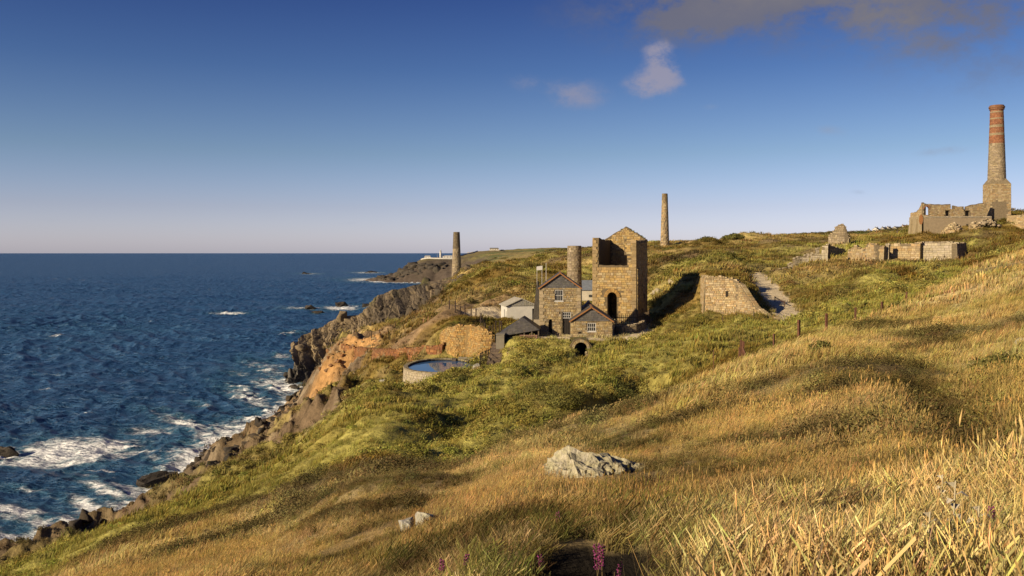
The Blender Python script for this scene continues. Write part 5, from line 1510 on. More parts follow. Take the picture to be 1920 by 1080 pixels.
wob = 1.2 * fbm(s_, h_, 4, 3, 561)
k1, e1 = cells((s_ + .25 * h_ + wob) / 4.2, (h_ - .2 * s_) / 7.5, 571); k2, e2 = cells((s_ + .2 * h_ + wob * .6) / 1.7, (h_ - .15 * s_ + wob) / 2.6, 577)
amp_ = np.clip(np.minimum(Vg + .15, 1.22 - Vg) * 5, .25, 1)
disp = (4.0 * fbm(s_, h_ * .3, 26, 2, 499) + 2.6 * (.55 * rib + .45 * blk) + 1.2 * w2 + .7 * w3 + 1.3 * ledge - 2.6 + 2.6 * (k1 - .5) + 1.2 * (k2 - .5) - 1.3 * (1 - smooth(0, .16, e1)) - .6 * (1 - smooth(0, .2, e2))) * amp_
top_ = smooth(.8, 1.05, Vg)
Yc = Yc - disp * .8 * (1 - .6 * top_); Xc = Xc - disp * .45 * (1 - .6 * top_); Zc = Zc + disp * (.10 - .04 * top_) + top_ * 1.4 * fbm(s_, h_ * 0, 11, 3, 591)
rc = lerp(np.broadcast_to(np.array((.32, .245, .15)), Xc.shape + (3,)), np.array((.52, .41, .24)), smooth(-.05, .4, w1 + .5 * w3) * smooth(.1, .5, Vg) * .9)
rc = lerp(rc, np.array((.13, .105, .075)), smooth(.08, .4, fbm(s_, h_ * .5, 12, 3, 541)) * .8)
rc = rc * (.8 + .4 * k2[..., None]) * (.85 + .3 * k1[..., None])
rc = lerp(rc, np.array((.17, .16, .055)), top_ * smooth(-.1, .3, fbm(s_, h_, 6, 3, 551)) * smooth(.35, .7, Ug) * .9)
rc = lerp(rc, np.array((.115, .105, .09)), 1 - smooth(3, 9, Zc))
items = []
for _ in range(26):
    j_, i_ = random.randrange(8, NV - 14), random.randrange(12, NU - 4)
    r_ = random.uniform(.8, 2.6); c_ = rc[j_, i_] * random.uniform(.7, 1.3)
    items.append((ROCKS[random.randrange(7)], Matrix.Translation((Xc[j_, i_], Yc[j_, i_] + .3 * r_, Zc[j_, i_])) @ Matrix.Rotation(random.uniform(0, 6.3), 4, 'Z') @ Matrix.Rotation(random.uniform(-.4, .4), 4, 'X') @ Matrix.Diagonal((r_, r_, r_ * random.uniform(.8, 2.0), 1)), tuple(c_)))
fo = grid_object('cliff_face', Xc, Yc, Zc, M_cliff, rc); tag(fo, kind='structure')
fo.data.polygons.foreach_set('use_smooth', np.zeros(len(fo.data.polygons), bool))
# smaller outcrops on the crag slope and along the lower shore
for _ in range(55):
    px = random.uniform(690, 925); t_ = (px - 690) / 235
    Y = random.uniform(255, 318); x_ = (px - 960) / F * Y
    z_ = gz1(x_, Y); r_ = random.uniform(.8, 2.6)
    items.append((ROCKS[3 + random.randrange(4)], Matrix.Translation((x_, Y, z_ - r_ * .1)) @ Matrix.Rotation(random.uniform(0, 6.3), 4, 'Z') @ Matrix.Rotation(random.uniform(-.5, .5), 4, 'X') @ Matrix.Diagonal((r_, r_ * random.uniform(.6, 1.2), r_ * random.uniform(.6, 1.6), 1)), random.choice([(.15, .12, .08), (.11, .09, .065), (.20, .16, .10)])))
for _ in range(560):
    px = random.uniform(130, 610); Yc = np.interp(px, [0, 200, 400, 500, 560, 620], [118, 136, 180, 213, 245, 270])
    Y = Yc * random.uniform(.72, 1.02); x_ = (px - 960) / F * Y; z_ = gz1(x_, Y)
    if z_ > 17 or z_ < -2 or (z_ > 8 and px < 330): continue
    r_ = random.uniform(.35, 1.3) * (1.0 if z_ < 4 else 1.1)
    items.append((ROCKS[3 + random.randrange(4)], Matrix.Translation((x_, Y, z_ - r_ * .12)) @ Matrix.Rotation(random.uniform(0, 6.3), 4, 'Z') @ Matrix.Rotation(random.uniform(-.9, .9), 4, 'X') @ Matrix.Diagonal((r_ * random.uniform(.7, 1.8), r_ * random.uniform(.5, 1.0), r_ * random.uniform(.5, 1.3), 1)), random.choice([(.058, .045, .032), (.04, .034, .028), (.08, .06, .037)])))
# far headland cliffs
for _ in range(260):
    px = random.uniform(706, 905); t_ = (px - 706) / 200
    Y = random.uniform(1300, 1375) + 20 * t_
    x_ = (px - 960) / F * Y; z_ = gz1(x_, Y)
    if z_ < -6 or z_ > 24: continue
    r_ = random.uniform(5, 15) * (.5 + .5 * t_)
    items.append((ROCKS[random.randrange(7)], Matrix.Translation((x_, Y, z_ - r_ * .35)) @ Matrix.Rotation(random.uniform(0, 6.3), 4, 'Z') @ Matrix.Rotation(random.uniform(-.3, .3), 4, 'X') @ Matrix.Diagonal((r_, r_ * random.uniform(.6, 1.2), r_ * random.uniform(.6, 1.1), 1)), random.choice([(.085, .072, .058), (.07, .06, .05), (.095, .08, .058)])))
cl = join_rocks('cliff', items, M_rock); tag(cl, kind='structure')
# orange quarried bank
items = []
for _ in range(150):
    px = random.uniform(600, 715); Y = np.interp(px, [600, 715], [172, 155]) + random.uniform(-10, 8)
    x_ = (px - 960) / F * Y; z_ = gz1(x_, Y); r_ = random.uniform(.2, .65)
    items.append((ROCKS[3 + random.randrange(4)], Matrix.Translation((x_, Y, z_ - .1)) @ Matrix.Rotation(random.uniform(0, 6.3), 4, 'Z') @ Matrix.Rotation(random.uniform(-.5, .5), 4, 'X') @ Matrix.Diagonal((r_, r_, r_ * random.uniform(.5, 1.1), 1)), random.choice([(.36, .22, .09), (.33, .16, .065), (.38, .27, .13), (.28, .15, .07), (.35, .25, .13)])))
ob = join_rocks('orange_rock_bank', items, M_render); tag(ob, kind='structure')

# rubble heaps before the big ruin
def heap(px, Y, wpx, py_b, py_t, lab, n=60, seed=3, pal='ruin', r0=.45):
    n *= 3; r0 *= .62
    random.seed(seed); x0, _ = W(px, Y)[:2]; zb_ = CAMZ + (HZ - py_b) / F * Y; h = (py_b - py_t) / F * Y; hw = wpx / F * Y / 2
    its = []
    for _ in range(n):
        u = random.gauss(0, .42); v = random.gauss(0, .4); rr_ = math.hypot(u, v)
        if rr_ > 1: continue
        z_ = zb_ + h * (1 - rr_) * random.uniform(.3, 1); s_ = r0 * random.uniform(.6, 1.7)
        its.append((LOW[random.randrange(5)], Matrix.Translation((x0 + u * hw, Y + v * hw, z_)) @ Matrix.Rotation(random.uniform(0, 6), 4, 'Z') @ Matrix.Rotation(random.uniform(-.6, .6), 4, 'X') @ Matrix.Diagonal((s_ * 1.2, s_, s_ * .75, 1)), jit(random.choice(PAL[pal]), .2)))
    o = join_rocks('rubble_heap', its, M_stone); tag(o, lab, 'rubble heap')
heap(1788, 243, 50, 440, 413, 'steep heap of tan rubble against the grey base of the big ruin', 110, 3, r0=.55)
heap(1828, 244, 40, 440, 412, 'rubble heap under the square plinth, right of the dark opening', 90, 4, r0=.6)
heap(1850, 246, 44, 424, 408, 'brown overgrown rubble mound at the foot of the banded chimney', 60, 5, 'stack', r0=.6)
heap(1515, 197, 50, 500, 484, 'scatter of pale fallen stones among the low ruins', 70, 6, 'pale', r0=.35)
heap(1535, 195, 26, 498, 487, 'small stone tumble at the foot of the blocky stub', 34, 8, 'pale', r0=.4)
heap(1575, 226, 60, 466, 452, 'fallen masonry around the tall ruined fin', 60, 9, 'ruin', r0=.45)
heap(1578, 200, 34, 490, 482, 'loose stones before the shaded ruined wall', 30, 10, 'pale', r0=.35)
heap(1232, 152, 24, 552, 540, 'few pale boulders in the bank left of the broken wall stub', 14, 12, 'pale', r0=.5)
heap(1300, 165, 40, 528, 516, 'scatter of stones above the shaded bank', 22, 13, 'ruin', r0=.35)
heap(985, 101.5, 40, 662, 645, 'mossy boulders in the bank under the bench', 26, 14, 'house', r0=.32)
heap(868, 96, 44, 722, 708, 'pale stones on the slope below the tank rim', 14, 15, 'pale', r0=.32)

# pale outcrop in the near grass and lone stones
c = W(1102, 15.1)
oc = thing('rock_outcrop', (c[0], c[1], gz1(c[0], c[1]) - .05), 'large pale lichened boulder breaking out of the golden grass slope', 'boulder')
random.seed(23)
spec = [(-.22, .05, .06, .62, .5, .50, .0), (-.45, .30, .18, .42, .4, .36, .4), (.30, .22, .14, .55, .42, .30, -.2), (.72, .42, .16, .42, .3, .20, .1), (1.05, .5, .14, .30, .26, .14, .0), (-.62, -.22, -.1, .40, .34, .30, .3), (.12, -.20, -.05, .42, .3, .28, -.3), (-.95, -.5, -.22, .26, .2, .12, 0)]
for i, (x, y, z, a, b, h, tl) in enumerate(spec):
    me = rock_mesh('outcrop_block', M_pale_rock, 220 + i, 6, 16, (1, 1, 1), .34, random.choice([(.53, .48, .33), (.58, .53, .38), (.46, .42, .29)]))
    o = rock('outcrop_block', me, (x * .90, y * .95, z * .72 - .08), (tl, -.25 + tl * .5, i * 1.1), (a * .92, b * .85, h * 1.1), parent=oc)
for px, Y, w, lab in ((797, 11.7, .19, 'small bright white stone in the near grass, left of the heather'), (762, 11.9, .15, 'greyish stone half sunk in grass beside the bright white stone'), (1040, 15.2, .08, 'white stone just below the pale outcrop'), (1916, 30, .26, 'pale boulder in the grass at the right edge'), (893, 96, .55, 'flat white block lying on the slope right of the tank'), (716, 93, .5, 'pale boulder on the bracken slope left of the tank')):
    c = W(px, Y); me = rock_mesh('stone', M_pale_rock, 150 + int(px), 3, 12, (1, 1, 1), .15, (.5, .48, .42))
    rock('stone', me, (c[0], c[1], gz1(c[0], c[1]) + w * .2), (.2, -.3, px), (w * 1.2, w * .8, w * .75), lab, 'stone')

# ---------------------------------------------------------------- distant houses
M_far_roof = M_slate
def cottage(px, Y, py_b, wpx, hpx, ang, lab, wall=(.75, .73, .68), roof=(.09, .09, .10), name='cottage', depth=1.4, chim=True, group=None):
    w = wpx / F * Y; h = hpx / F * Y; d = w * depth
    x, y, z = W(px, Y, py_b)
    t = thing(name, (x, y, z), lab, 'house', ang, group)
    e = h * .6
    mb = MB(); mb.box(-w / 2, w / 2, 0, d, -4, e, wall)
    mb.poly([(-w / 2, 0, e), (w / 2, 0, e), (0, 0, h)], wall); mb.poly([(w / 2, d, e), (-w / 2, d, e), (0, d, h)], wall); mb.build('wall', M_white, t)
    mb = MB()
    for s_ in (-1, 1):
        mb.hexa([(s_ * w * .54, -.15, e - h * .05), (0, -.15, h), (0, d + .15, h), (s_ * w * .54, d + .15, e - h * .05), (s_ * w * .54, -.15, e - h * .05 + .2), (0, -.15, h + .22), (0, d + .15, h + .22), (s_ * w * .54, d + .15, e - h * .05 + .2)], roof)
    mb.build('roof', M_far_roof, t)
    if chim:
        for yy in (.3, d - 1.0):
            mb = MB(); mb.box(-.35, .35, yy, yy + .7, h - .3, h + h * .2, (.35, .3, .24)); mb.build('chimney', M_core, t)
    for k_ in (-1, 1):
        mb = MB(); mb.box(k_ * w * .22 - w * .07, k_ * w * .22 + w * .07, -.06, .0, e * .35, e * .8, (.04, .045, .05)); mb.build('window', M_glass, t)
        mb = MB(); mb.box(-w / 2 - .06, -w / 2, d * .5 + k_ * d * .25 - w * .08, d * .5 + k_ * d * .25 + w * .08, e * .35, e * .8, (.04, .045, .05)); mb.build('window', M_glass, t)
    return t


R = math.radians
cottage(1641, 1000, 435.5, 11, 9, R(-38), 'bright white gabled cottage in the far village, its gable end lit')
cottage(1628, 985, 438, 9, 8, R(-30), 'dull stone cottage at the left end of the far village', (.36, .33, .26))
cottage(1654, 1010, 435, 10, 9, R(-50), 'dark-roofed cottage just right of the bright white gable', (.42, .40, .36))
cottage(1664, 1015, 434, 9, 9, R(-45), 'cottage with pale chimney end in the middle of the far row', (.5, .46, .4))
cottage(1673, 960, 439.5, 13, 10, R(-25), 'cream cottage with lit gable standing lower than the far row', (.72, .66, .54))
cottage(1677, 1030, 431, 12, 6, R(-70), 'long low whitish house at the top of the far row', (.6, .58, .54))
cottage(1692, 1040, 431, 10, 9, R(-60), 'rust-roofed house beside the left corner of the big ruin', (.45, .40, .34), (.20, .09, .06))
cottage(1700, 1045, 431, 8, 8, R(-50), 'dark-roofed house half hidden behind the big ruin', (.4, .37, .33))
cottage(1553, 1080, 437.5, 8, 4, R(-70), 'lone white house on the far skyline left of the ruined fin', (.8, .78, .75))
t = cottage(1697, 285, 441, 20, 12, R(-6), 'roofless brown stone outbuilding just left of the big ruin', (.28, .21, .13), (.22, .16, .10), 'outbuilding', .8, False)

# ---------------------------------------------------------------- lighthouse station on the far headland
def at_head(px, Y, py): return W(px, Y, py)
x, y, z = at_head(826, 1440, 486); z = gz1(x, y) - .3
lh = thing('lighthouse', (x, y, z), 'white lighthouse tower with lantern on the far headland, left of the cliff-top chimney', 'lighthouse')
mb = MB(); mb.tube((0, 0, -4), (0, 0, 9.5), 2.0, 1.55, 16, (.85, .84, .8)); mb.build('tower', M_white, lh)
mb = MB(); mb.tube((0, 0, 9.5), (0, 0, 10.0), 2.1, 2.1, 16, (.8, .8, .78)); mb.build('gallery', M_white, lh)
mb = MB(); mb.tube((0, 0, 10.0), (0, 0, 12.0), 1.1, 1.1, 12, (.5, .52, .52)); ln = mb.build('lantern', M_paint, lh)
mb = MB(); mb.tube((0, 0, 12.0), (0, 0, 13.6), 1.25, .15, 12, (.75, .75, .74)); mb.build('dome', M_paint, ln)
def flatbox(name, px0, px1, Y, pb, pt, d, lab, col=(.84, .83, .79), cat='building', roofc=(.7, .68, .64)):
    x0, _, zb_ = W(px0, Y, pb); x1 = W(px1, Y)[0]; zt = W(px0, Y, pt)[2]
    dz_ = gz1((x0 + x1) / 2, Y) - zb_; zb_ += dz_; zt += dz_
    t = thing(name, (x0, Y, zb_), lab, cat)
    mb = MB(); mb.box(0, x1 - x0, 0, d, -2, zt - zb_, col); mb.build('wall', M_white, t)
    mb = MB(); mb.hexa([(-.3, -.3, zt - zb_), (x1 - x0 + .3, -.3, zt - zb_), (x1 - x0 + .3, d + .3, zt - zb_), (-.3, d + .3, zt - zb_), (.8, d * .4, zt - zb_ + 1.4), (x1 - x0 - .8, d * .4, zt - zb_ + 1.4), (x1 - x0 - .8, d * .6, zt - zb_ + 1.4), (.8, d * .6, zt - zb_ + 1.4)], roofc); mb.build('roof', M_far_roof, t)
    n_ = max(2, int((x1 - x0) / 4))
    for i in range(n_):
        mb = MB(); u = (i + .5) * (x1 - x0) / n_; mb.box(u - .5, u + .5, -.08, -.003, (zt - zb_) * .3, (zt - zb_) * .75, (.1, .1, .1)); mb.build('window', M_glass, t)
    return t
flatbox('fog_signal_house', 796, 807, 1438, 484.5, 481.5, 8, 'white flat-topped house at the seaward end of the lighthouse wall')
flatbox('keepers_house', 830, 848, 1440, 484, 481, 9, 'white keepers dwelling beside the lighthouse tower')
def wall_line(name, pts, h, lab, col=(.84, .83, .79)):
    pts = [(p[0], p[1], HZ - (gz1(W(p[0], p[1])[0], p[1]) - CAMZ) * F / p[1]) for p in [(a[0] + (b[0] - a[0]) * k / 6, a[1] + (b[1] - a[1]) * k / 6) for a, b in zip(pts, pts[1:]) for k in range(6)] + [pts[-1][:2]]]
    x0, y0, z0 = W(*pts[0]); t = thing(name, (x0, y0, z0), lab, 'wall'); mb = MB(); cp_ = MB()
    for a, b in zip(pts, pts[1:]):
        A_, B_ = Vector(W(*a)) - Vector((x0, y0, z0)), Vector(W(*b)) - Vector((x0, y0, z0))
        mb.hexa([A_ + Vector((0, 0, -1)), B_ + Vector((0, 0, -1)), B_ + Vector((0, .6, -1)), A_ + Vector((0, .6, -1)), A_ + Vector((0, 0, h)), B_ + Vector((0, 0, h)), B_ + Vector((0, .6, h)), A_ + Vector((0, .6, h))], col)
        cp_.hexa([A_ + Vector((0, -.1, h)), B_ + Vector((0, -.1, h)), B_ + Vector((0, .7, h)), A_ + Vector((0, .7, h)), A_ + Vector((0, -.1, h + .3)), B_ + Vector((0, -.1, h + .3)), B_ + Vector((0, .7, h + .3)), A_ + Vector((0, .7, h + .3))], (.7, .69, .66))
    mb.build('wall_body', M_white, t); cp_.build('coping', M_white, t)
wall_line('boundary_wall', [(789, 1420, 486), (808, 1415, 485.5), (830, 1412, 485), (862, 1412, 484)], 1.6, 'low white boundary wall along the headland before the lighthouse')
wall_line('boundary_wall', [(862, 1470, 479.5), (878, 1500, 477), (896, 1540, 474.5)], 1.6, 'white wall climbing the headland right of the cliff-top chimney')
flatbox('white_house', 876, 880, 1505, 476, 473.5, 6, 'tiny white house on the wall right of the cliff-top chimney')
flatbox('hilltop_house', 918, 935, 1600, 470, 466.5, 9, 'cream house with dark roof alone on top of the far headland', (.78, .72, .6), roofc=(.10, .09, .08))
flatbox('outbuilding', 938, 946, 1610, 471, 469.5, 6, 'low dark outbuilding beside the hilltop house', (.2, .17, .14), roofc=(.10, .09, .08))
x, y, z = W(820, 1436, 485); mst = thing('signal_mast', (x, y, z), 'thin white signal mast just left of the lighthouse', 'mast')
mb = MB(); mb.tube((0, 0, -2), (0, 0, 8), .18, .1, 6, (.8, .8, .8)); mb.build('pole', M_paint, mst)

# store behind the annex
x, y, z = W(1091, 141, 553)
so = thing('store_shed', (x, y, z - .4), 'low cream store with blue-grey roof seen between the chimney stack and engine house', 'shed', R(-8))
mb = MB(); mb.box(0, 2.4, 0, 4, -.5, 1.15, (.66, .60, .48)); mb.build('wall', M_white, so)
mb = MB(); mb.hexa([(-.2, -.2, 1.15), (2.6, -.2, 1.15), (2.6, 4.2, 1.15), (-.2, 4.2, 1.15), (-.2, 1.9, 2.7), (2.6, 1.9, 2.7), (2.6, 2.1, 2.7), (-.2, 2.1, 2.7)], (.22, .25, .30)); mb.build('roof', M_slate, so)
mb = MB(); mb.box(1.1, 2.0, -.04, -.003, .05, .45, (.06, .06, .06)); mb.build('vent', M_wood, so)
# board and pole behind the house
x, y, z = W(1006, 150, 512)
sb = thing('notice_board', (x, y, z), 'small white board on two legs on the bank behind the stone house', 'board')
gzb = gz1(x, y) - z
mb = MB(); mb.hexa([(0, -.03, .45), (1.0, -.03, .55), (1.0, .03, .55), (0, .03, .45), (0, -.03, 1.1), (1.0, -.03, 1.25), (1.0, .03, 1.25), (0, .03, 1.1)], (.8, .79, .77)); mb.build('board', M_white, sb)
for u in (.08, .92):
    mb = MB(); mb.tube((u, .05, min(gzb, 0) - .3), (u, .05, 1.1), .04, .04, 6, (.7, .68, .64)); mb.build('leg', M_paint, sb)
x, y, z = W(1024, 145, 525)
pl_ = thing('white_pole', (x, y, z), 'thin white pole standing behind the house gable', 'pole')
mb = MB(); mb.tube((0, 0, -2), (0, 0, 2.6), .05, .04, 6, (.78, .75, .7)); mb.build('shaft', M_paint, pl_)
mb = MB(); mb.tube((0, 0, 2.6), (0, 0, 2.75), .08, .05, 6, (.7, .68, .6)); mb.build('finial', M_paint, pl_)

# ---------------------------------------------------------------- fences
def fence(name, posts, lab, w=.07, col=(.17, .075, .045), wires=3, mat=None, rails=False, groups=None, sag=True, cat='fence', wr=.008):
    """posts: (column, distance, height m)"""
    x0, y0 = W(posts[0][0], posts[0][1])[:2]; z0 = gz1(x0, y0)
    t = thing(name, (x0, y0, z0), lab, cat); tops = []
    for i, p in enumerate(posts):
        x, y = W(p[0], p[1])[:2]; z = gz1(x, y) - z0; h = p[2]; lean = (random.uniform(-.04, .04), random.uniform(-.04, .04))
        mb = MB(); ww = p[3] if len(p) > 3 else w
        mb.bar((x - x0, y - y0, z - .4), (x - x0 + lean[0] * h, y - y0 + lean[1] * h, z + h), ww, ww, jit(col, .2)); mb.build('post', mat or M_iron, t)
        tops.append((Vector((x - x0, y - y0, z)), h))
    for k_ in range(wires):
        mb = MB(); fr = .92 - .3 * k_
        for (a, ha), (b, hb) in zip(tops, tops[1:]):
            mb.tube(a + Vector((0, 0, ha * fr)), b + Vector((0, 0, hb * fr)), wr, wr, 4, (.12, .09, .07), cap=False)
        mb.build('rail' if rails else 'wire', M_iron, t)
    return t


fence('post_fence', [(1386, 45.5, 1.0, .06), (1390, 45, 1.25, .09), (1393, 44.6, 1.1, .09), (1450, 46, 1.1), (1498, 48.5, 1.25, .12), (1549, 53, 1.25, .12), (1603, 60, 1.3, .13), (1653, 66, 1.35, .13), (1700, 76, 1.3, .12)], 'rusty iron post fence along the crest of the golden slope', w=.08)
c = W(1393, 44.4); c2 = W(1405, 44.2)
st2 = thing('fence_strut', (c[0], c[1], gz1(c[0], c[1])), 'diagonal rusty strut bracing the corner posts of the slope fence', 'post')
mb = MB(); mb.bar((0, 0, .75), (c2[0] - c[0], c2[1] - c[1], -.1), .08, .08, (.15, .07, .045)); mb.build('brace', M_iron, st2)
fence('marker_post', [(1338, 41.5, 1.15, .03)], 'single thin rusty stake by the bare earth patch below the slope fence', wires=0, cat='post')
fence('marker_post', [(739, 36.5, .62, .035)], 'lone thin stake on the grassy edge above the bracken slope', wires=0, cat='post')
fence('wire_fence', [(1355, 104, 1.0), (1381, 103, 1.05), (1413, 102, 1.15), (1473, 100, 1.1), (1500, 97, 1.0)], 'thin wire fence before the foot of the tall retaining wall', w=.06, col=(.11, .075, .05))
fence('wire_fence', [(1522, 96, 1.2), (1528, 99, 1.5), (1541, 103, 1.2), (1545, 104, 1.2), (1577, 98, .9), (1625, 102, .9), (1673, 106, .9)], 'old reddish iron posts on the green slope right of the lane', w=.09, col=(.24, .12, .07), wires=1)
fence('cliff_fence', [(697, 164, 1.7), (712, 166, 1.5), (727, 170, 1.5), (741, 174, 1.7), (757, 178, 1.6), (775, 182, 1.5), (800, 184, 1.4), (828, 180, 1.4)], 'thin post and wire fence along the brown cliff-top ground', w=.14, col=(.12, .08, .05), wr=.014)
fence('yard_fence', [(x_, Y_, 1.75) for x_, Y_ in ((842, 134), (853, 132), (863, 130), (872, 128), (883, 126), (892, 123), (901, 120), (909, 117), (917, 115), (924, 113), (930, 111.5), (936, 110), (941, 109))], 'dark wooden post fence along the gravel yard edge above the golden wall', w=.13, col=(.075, .05, .038), mat=M_wood, wr=.014)
fence('step_fence', [(900 + i * 3.2, 98.3 + i * 1.15, 1.5) for i in range(9)], 'dark netting fence on the left side of the brown steps', w=.09, col=(.055, .042, .032), mat=M_wood, wires=3, wr=.03)
fence('bank_post', [(1205, 102.5, .9, .06)], 'short dark post beside the pale track', wires=0, col=(.06, .05, .04), cat='post')
# bars across the lane
c = W(1453, 126, 573); c2 = W(1471, 120, 570)
gt = thing('lane_barrier', (c[0], c[1], gz1(c[0], c[1])), 'low wooden bar barrier across the lane', 'barrier')
d_ = Vector((c2[0] - c[0], c2[1] - c[1], gz1(c2[0], c2[1]) - gz1(c[0], c[1])))
for p_ in (Vector((0, 0, 0)), d_):
    mb = MB(); mb.bar(p_ + Vector((0, 0, -.3)), p_ + Vector((0, 0, .75)), .1, .1, (.14, .08, .05)); mb.build('post', M_wood, gt)
mb = MB(); mb.bar(Vector((0, 0, .62)), d_ + Vector((0, 0, .62)), .07, .1, (.16, .09, .06)); mb.build('bar', M_wood, gt)
# picket fence round the engine house
c = W(1150, 119.5)
pk = thing('picket_fence', (c[0], c[1], CAMZ - 10.2), 'tall dark picket fence enclosing the foot of the engine house', 'fence')
rt = [(0, 0), (3.05, .1), (4.3, 1.6), (5.3, 4.6), (6.2, 8.2)]
Ls = [0]
for a, b in zip(rt, rt[1:]): Ls.append(Ls[-1] + math.hypot(b[0] - a[0], b[1] - a[1]))
fx = lambda u: (float(np.interp(u, Ls, [p[0] for p in rt])), float(np.interp(u, Ls, [p[1] for p in rt])))
u = 0
while u < Ls[-1]:
    x, y = fx(u); mb = MB(); h = 1.95 + random.uniform(-.08, .08)
    mb.bar((x, y, -.1), (x, y, h), .11, .05, jit((.16, .115, .07), .25)); mb.build('picket', M_wood, pk); u += .27
for z in (.55, 1.5):
    mb = MB()
    for a, b in zip(rt, rt[1:]): mb.bar((*a, z), (*b, z), .06, .1, (.12, .085, .055))
    mb.build('rail', M_wood, pk)

# ---------------------------------------------------------------- grass, bracken and heather
def leaf_material(name, trans=.35, attr='INSTANCER', rough=.8):
    m = bpy.data.materials.new(name); m.use_nodes = True
    nt = m.node_tree; N, L = nt.nodes, nt.links; N.clear()
    out = N.new('ShaderNodeOutputMaterial'); d = N.new('ShaderNodeBsdfDiffuse'); t = N.new('ShaderNodeBsdfTranslucent'); mx = N.new('ShaderNodeMixShader')
    at = N.new('ShaderNodeAttribute'); at.attribute_name = 'tint'; at.attribute_type = attr
    hv = N.new('ShaderNodeAttribute'); hv.attribute_name = 'shade'
    mul = N.new('ShaderNodeVectorMath'); mul.operation = 'MULTIPLY'
    L.new(at.outputs['Color'], mul.inputs[0]); L.new(hv.outputs['Color'], mul.inputs[1])
    L.new(mul.outputs[0], d.inputs['Color']); L.new(mul.outputs[0], t.inputs['Color'])
    mx.inputs[0].default_value = trans
    L.new(d.outputs[0], mx.inputs[1]); L.new(t.outputs[0], mx.inputs[2]); L.new(mx.outputs[0], out.inputs[0])
    return m


M_blade = leaf_material('grass_blade', .3)
M_leaf = leaf_material('bracken_leaf', .25)
M_heath = leaf_material('heather_sprig', .15)


def proto(name, verts, faces, shades, mat):
    me = bpy.data.meshes.new(name); me.from_pydata(verts, [], faces); me.materials.append(mat)
    at = me.attributes.new('shade', 'FLOAT_COLOR', 'FACE')
    at.data.foreach_set('color', np.concatenate([np.array(shades, np.float32), np.ones((len(shades), 1), np.float32)], 1).ravel())
    return bpy.data.objects.new(name, me)


def tuft(rr, n, rad, h, w, heads=0, bend=.45, wind=.22, segs=3):
    V, Fc, S = [], [], []
    for i in range(n):
        a = rr.uniform(0, 6.283); d = rad * math.sqrt(rr.random()); x0, y0 = d * math.cos(a), d * math.sin(a)
        hh = h * rr.uniform(.5, 1.15); la = rr.uniform(0, 6.283); b = bend * rr.random() ** .8
        lx, ly = b * math.cos(la) + wind * rr.uniform(.3, 1.4), b * math.sin(la) + .06
        fa = rr.uniform(0, 3.14); wx, wy = math.cos(fa) * w / 2, math.sin(fa) * w / 2
        base = len(V); g = rr.uniform(.7, 1.25); head = i < heads; hue = rr.choice(((1, 1, 1), (1, 1, 1), (1.02, 1, .95), (.85, .95, .7), (1.2, 1.17, 1.1), (1.1, 1.02, .9), (.75, .62, .5), (.9, .95, .8)))
        if head: hh *= 1.1; lx *= .6; ly *= .6
        for k in range(segs + 1):
            t = k / segs; ww = 1 - .85 * t if not head else .5
            cx_, cy_, cz = x0 + lx * hh * t * t, y0 + ly * hh * t * t, hh * t * (1 - .12 * t * (abs(lx) + abs(ly)))
            V += [(cx_ - wx * ww, cy_ - wy * ww, cz - .03), (cx_ + wx * ww, cy_ + wy * ww, cz)]
        for k in range(segs):
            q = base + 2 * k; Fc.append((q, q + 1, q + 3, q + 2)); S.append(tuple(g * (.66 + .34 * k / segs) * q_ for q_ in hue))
        if head:
            k = len(V); hl = h * rr.uniform(.2, .34); hw = w * rr.uniform(.55, .95)
            dx, dy, dz = lx * .9, ly * .9, 1.0
            tip = (cx_ + dx * hl, cy_ + dy * hl, cz + dz * hl); mid = (cx_ + dx * hl * .4, cy_ + dy * hl * .4, cz + hl * .4)
            V += [(cx_, cy_, cz), (mid[0] + hw, mid[1], mid[2]), (mid[0], mid[1] + hw, mid[2]), (mid[0] - hw, mid[1], mid[2]), (mid[0], mid[1] - hw, mid[2]), tip]
            for q in range(4):
                p1, p2 = k + 1 + q, k + 1 + (q + 1) % 4
                Fc += [(k, p1, p2), (k + 5, p2, p1)]; S += [(1.15, 1.06, .92)] * 2
    return V, Fc, S


def bush(rr, n, rad, h, size, flat=.5, hue=None):
    V, Fc, S = [], [], []
    for i in range(n):
        while True:
            x, y, z = rr.uniform(-1, 1), rr.uniform(-1, 1), rr.uniform(0, 1)
            q = x * x + y * y + z * z
            if .25 < q < 1: break
        l = size * rr.uniform(.6, 1.3); lump = 1 + .25 * math.sin(5 * x + i % 3) * math.cos(4 * y)
        c = Vector((x * rad * lump, y * rad * lump, z * h * lump))
        nrm_ = Vector((x, y, z + .35)).normalized() + Vector((rr.gauss(0, flat), rr.gauss(0, flat), rr.gauss(0, flat))); nrm_.normalize()
        u = nrm_.cross(Vector((rr.gauss(0, 1), rr.gauss(0, 1), rr.gauss(0, 1)))).normalized(); v = nrm_.cross(u)
        k = len(V); V += [tuple(c - u * l), tuple(c - v * l * .42), tuple(c + u * l), tuple(c + v * l * .42)]
        Fc.append((k, k + 1, k + 2, k + 3)); g = rr.uniform(.7, 1.3); S.append((g, g * rr.uniform(.94, 1.06), g))
    return V, Fc, S


def variants(name, fn, count, mat, seed):
    col = bpy.data.collections.new(name)
    for i in range(count):
        rr = random.Random(seed + i); o = proto('%s_%02d' % (name, i), *fn(rr), mat); col.objects.link(o)
    return col


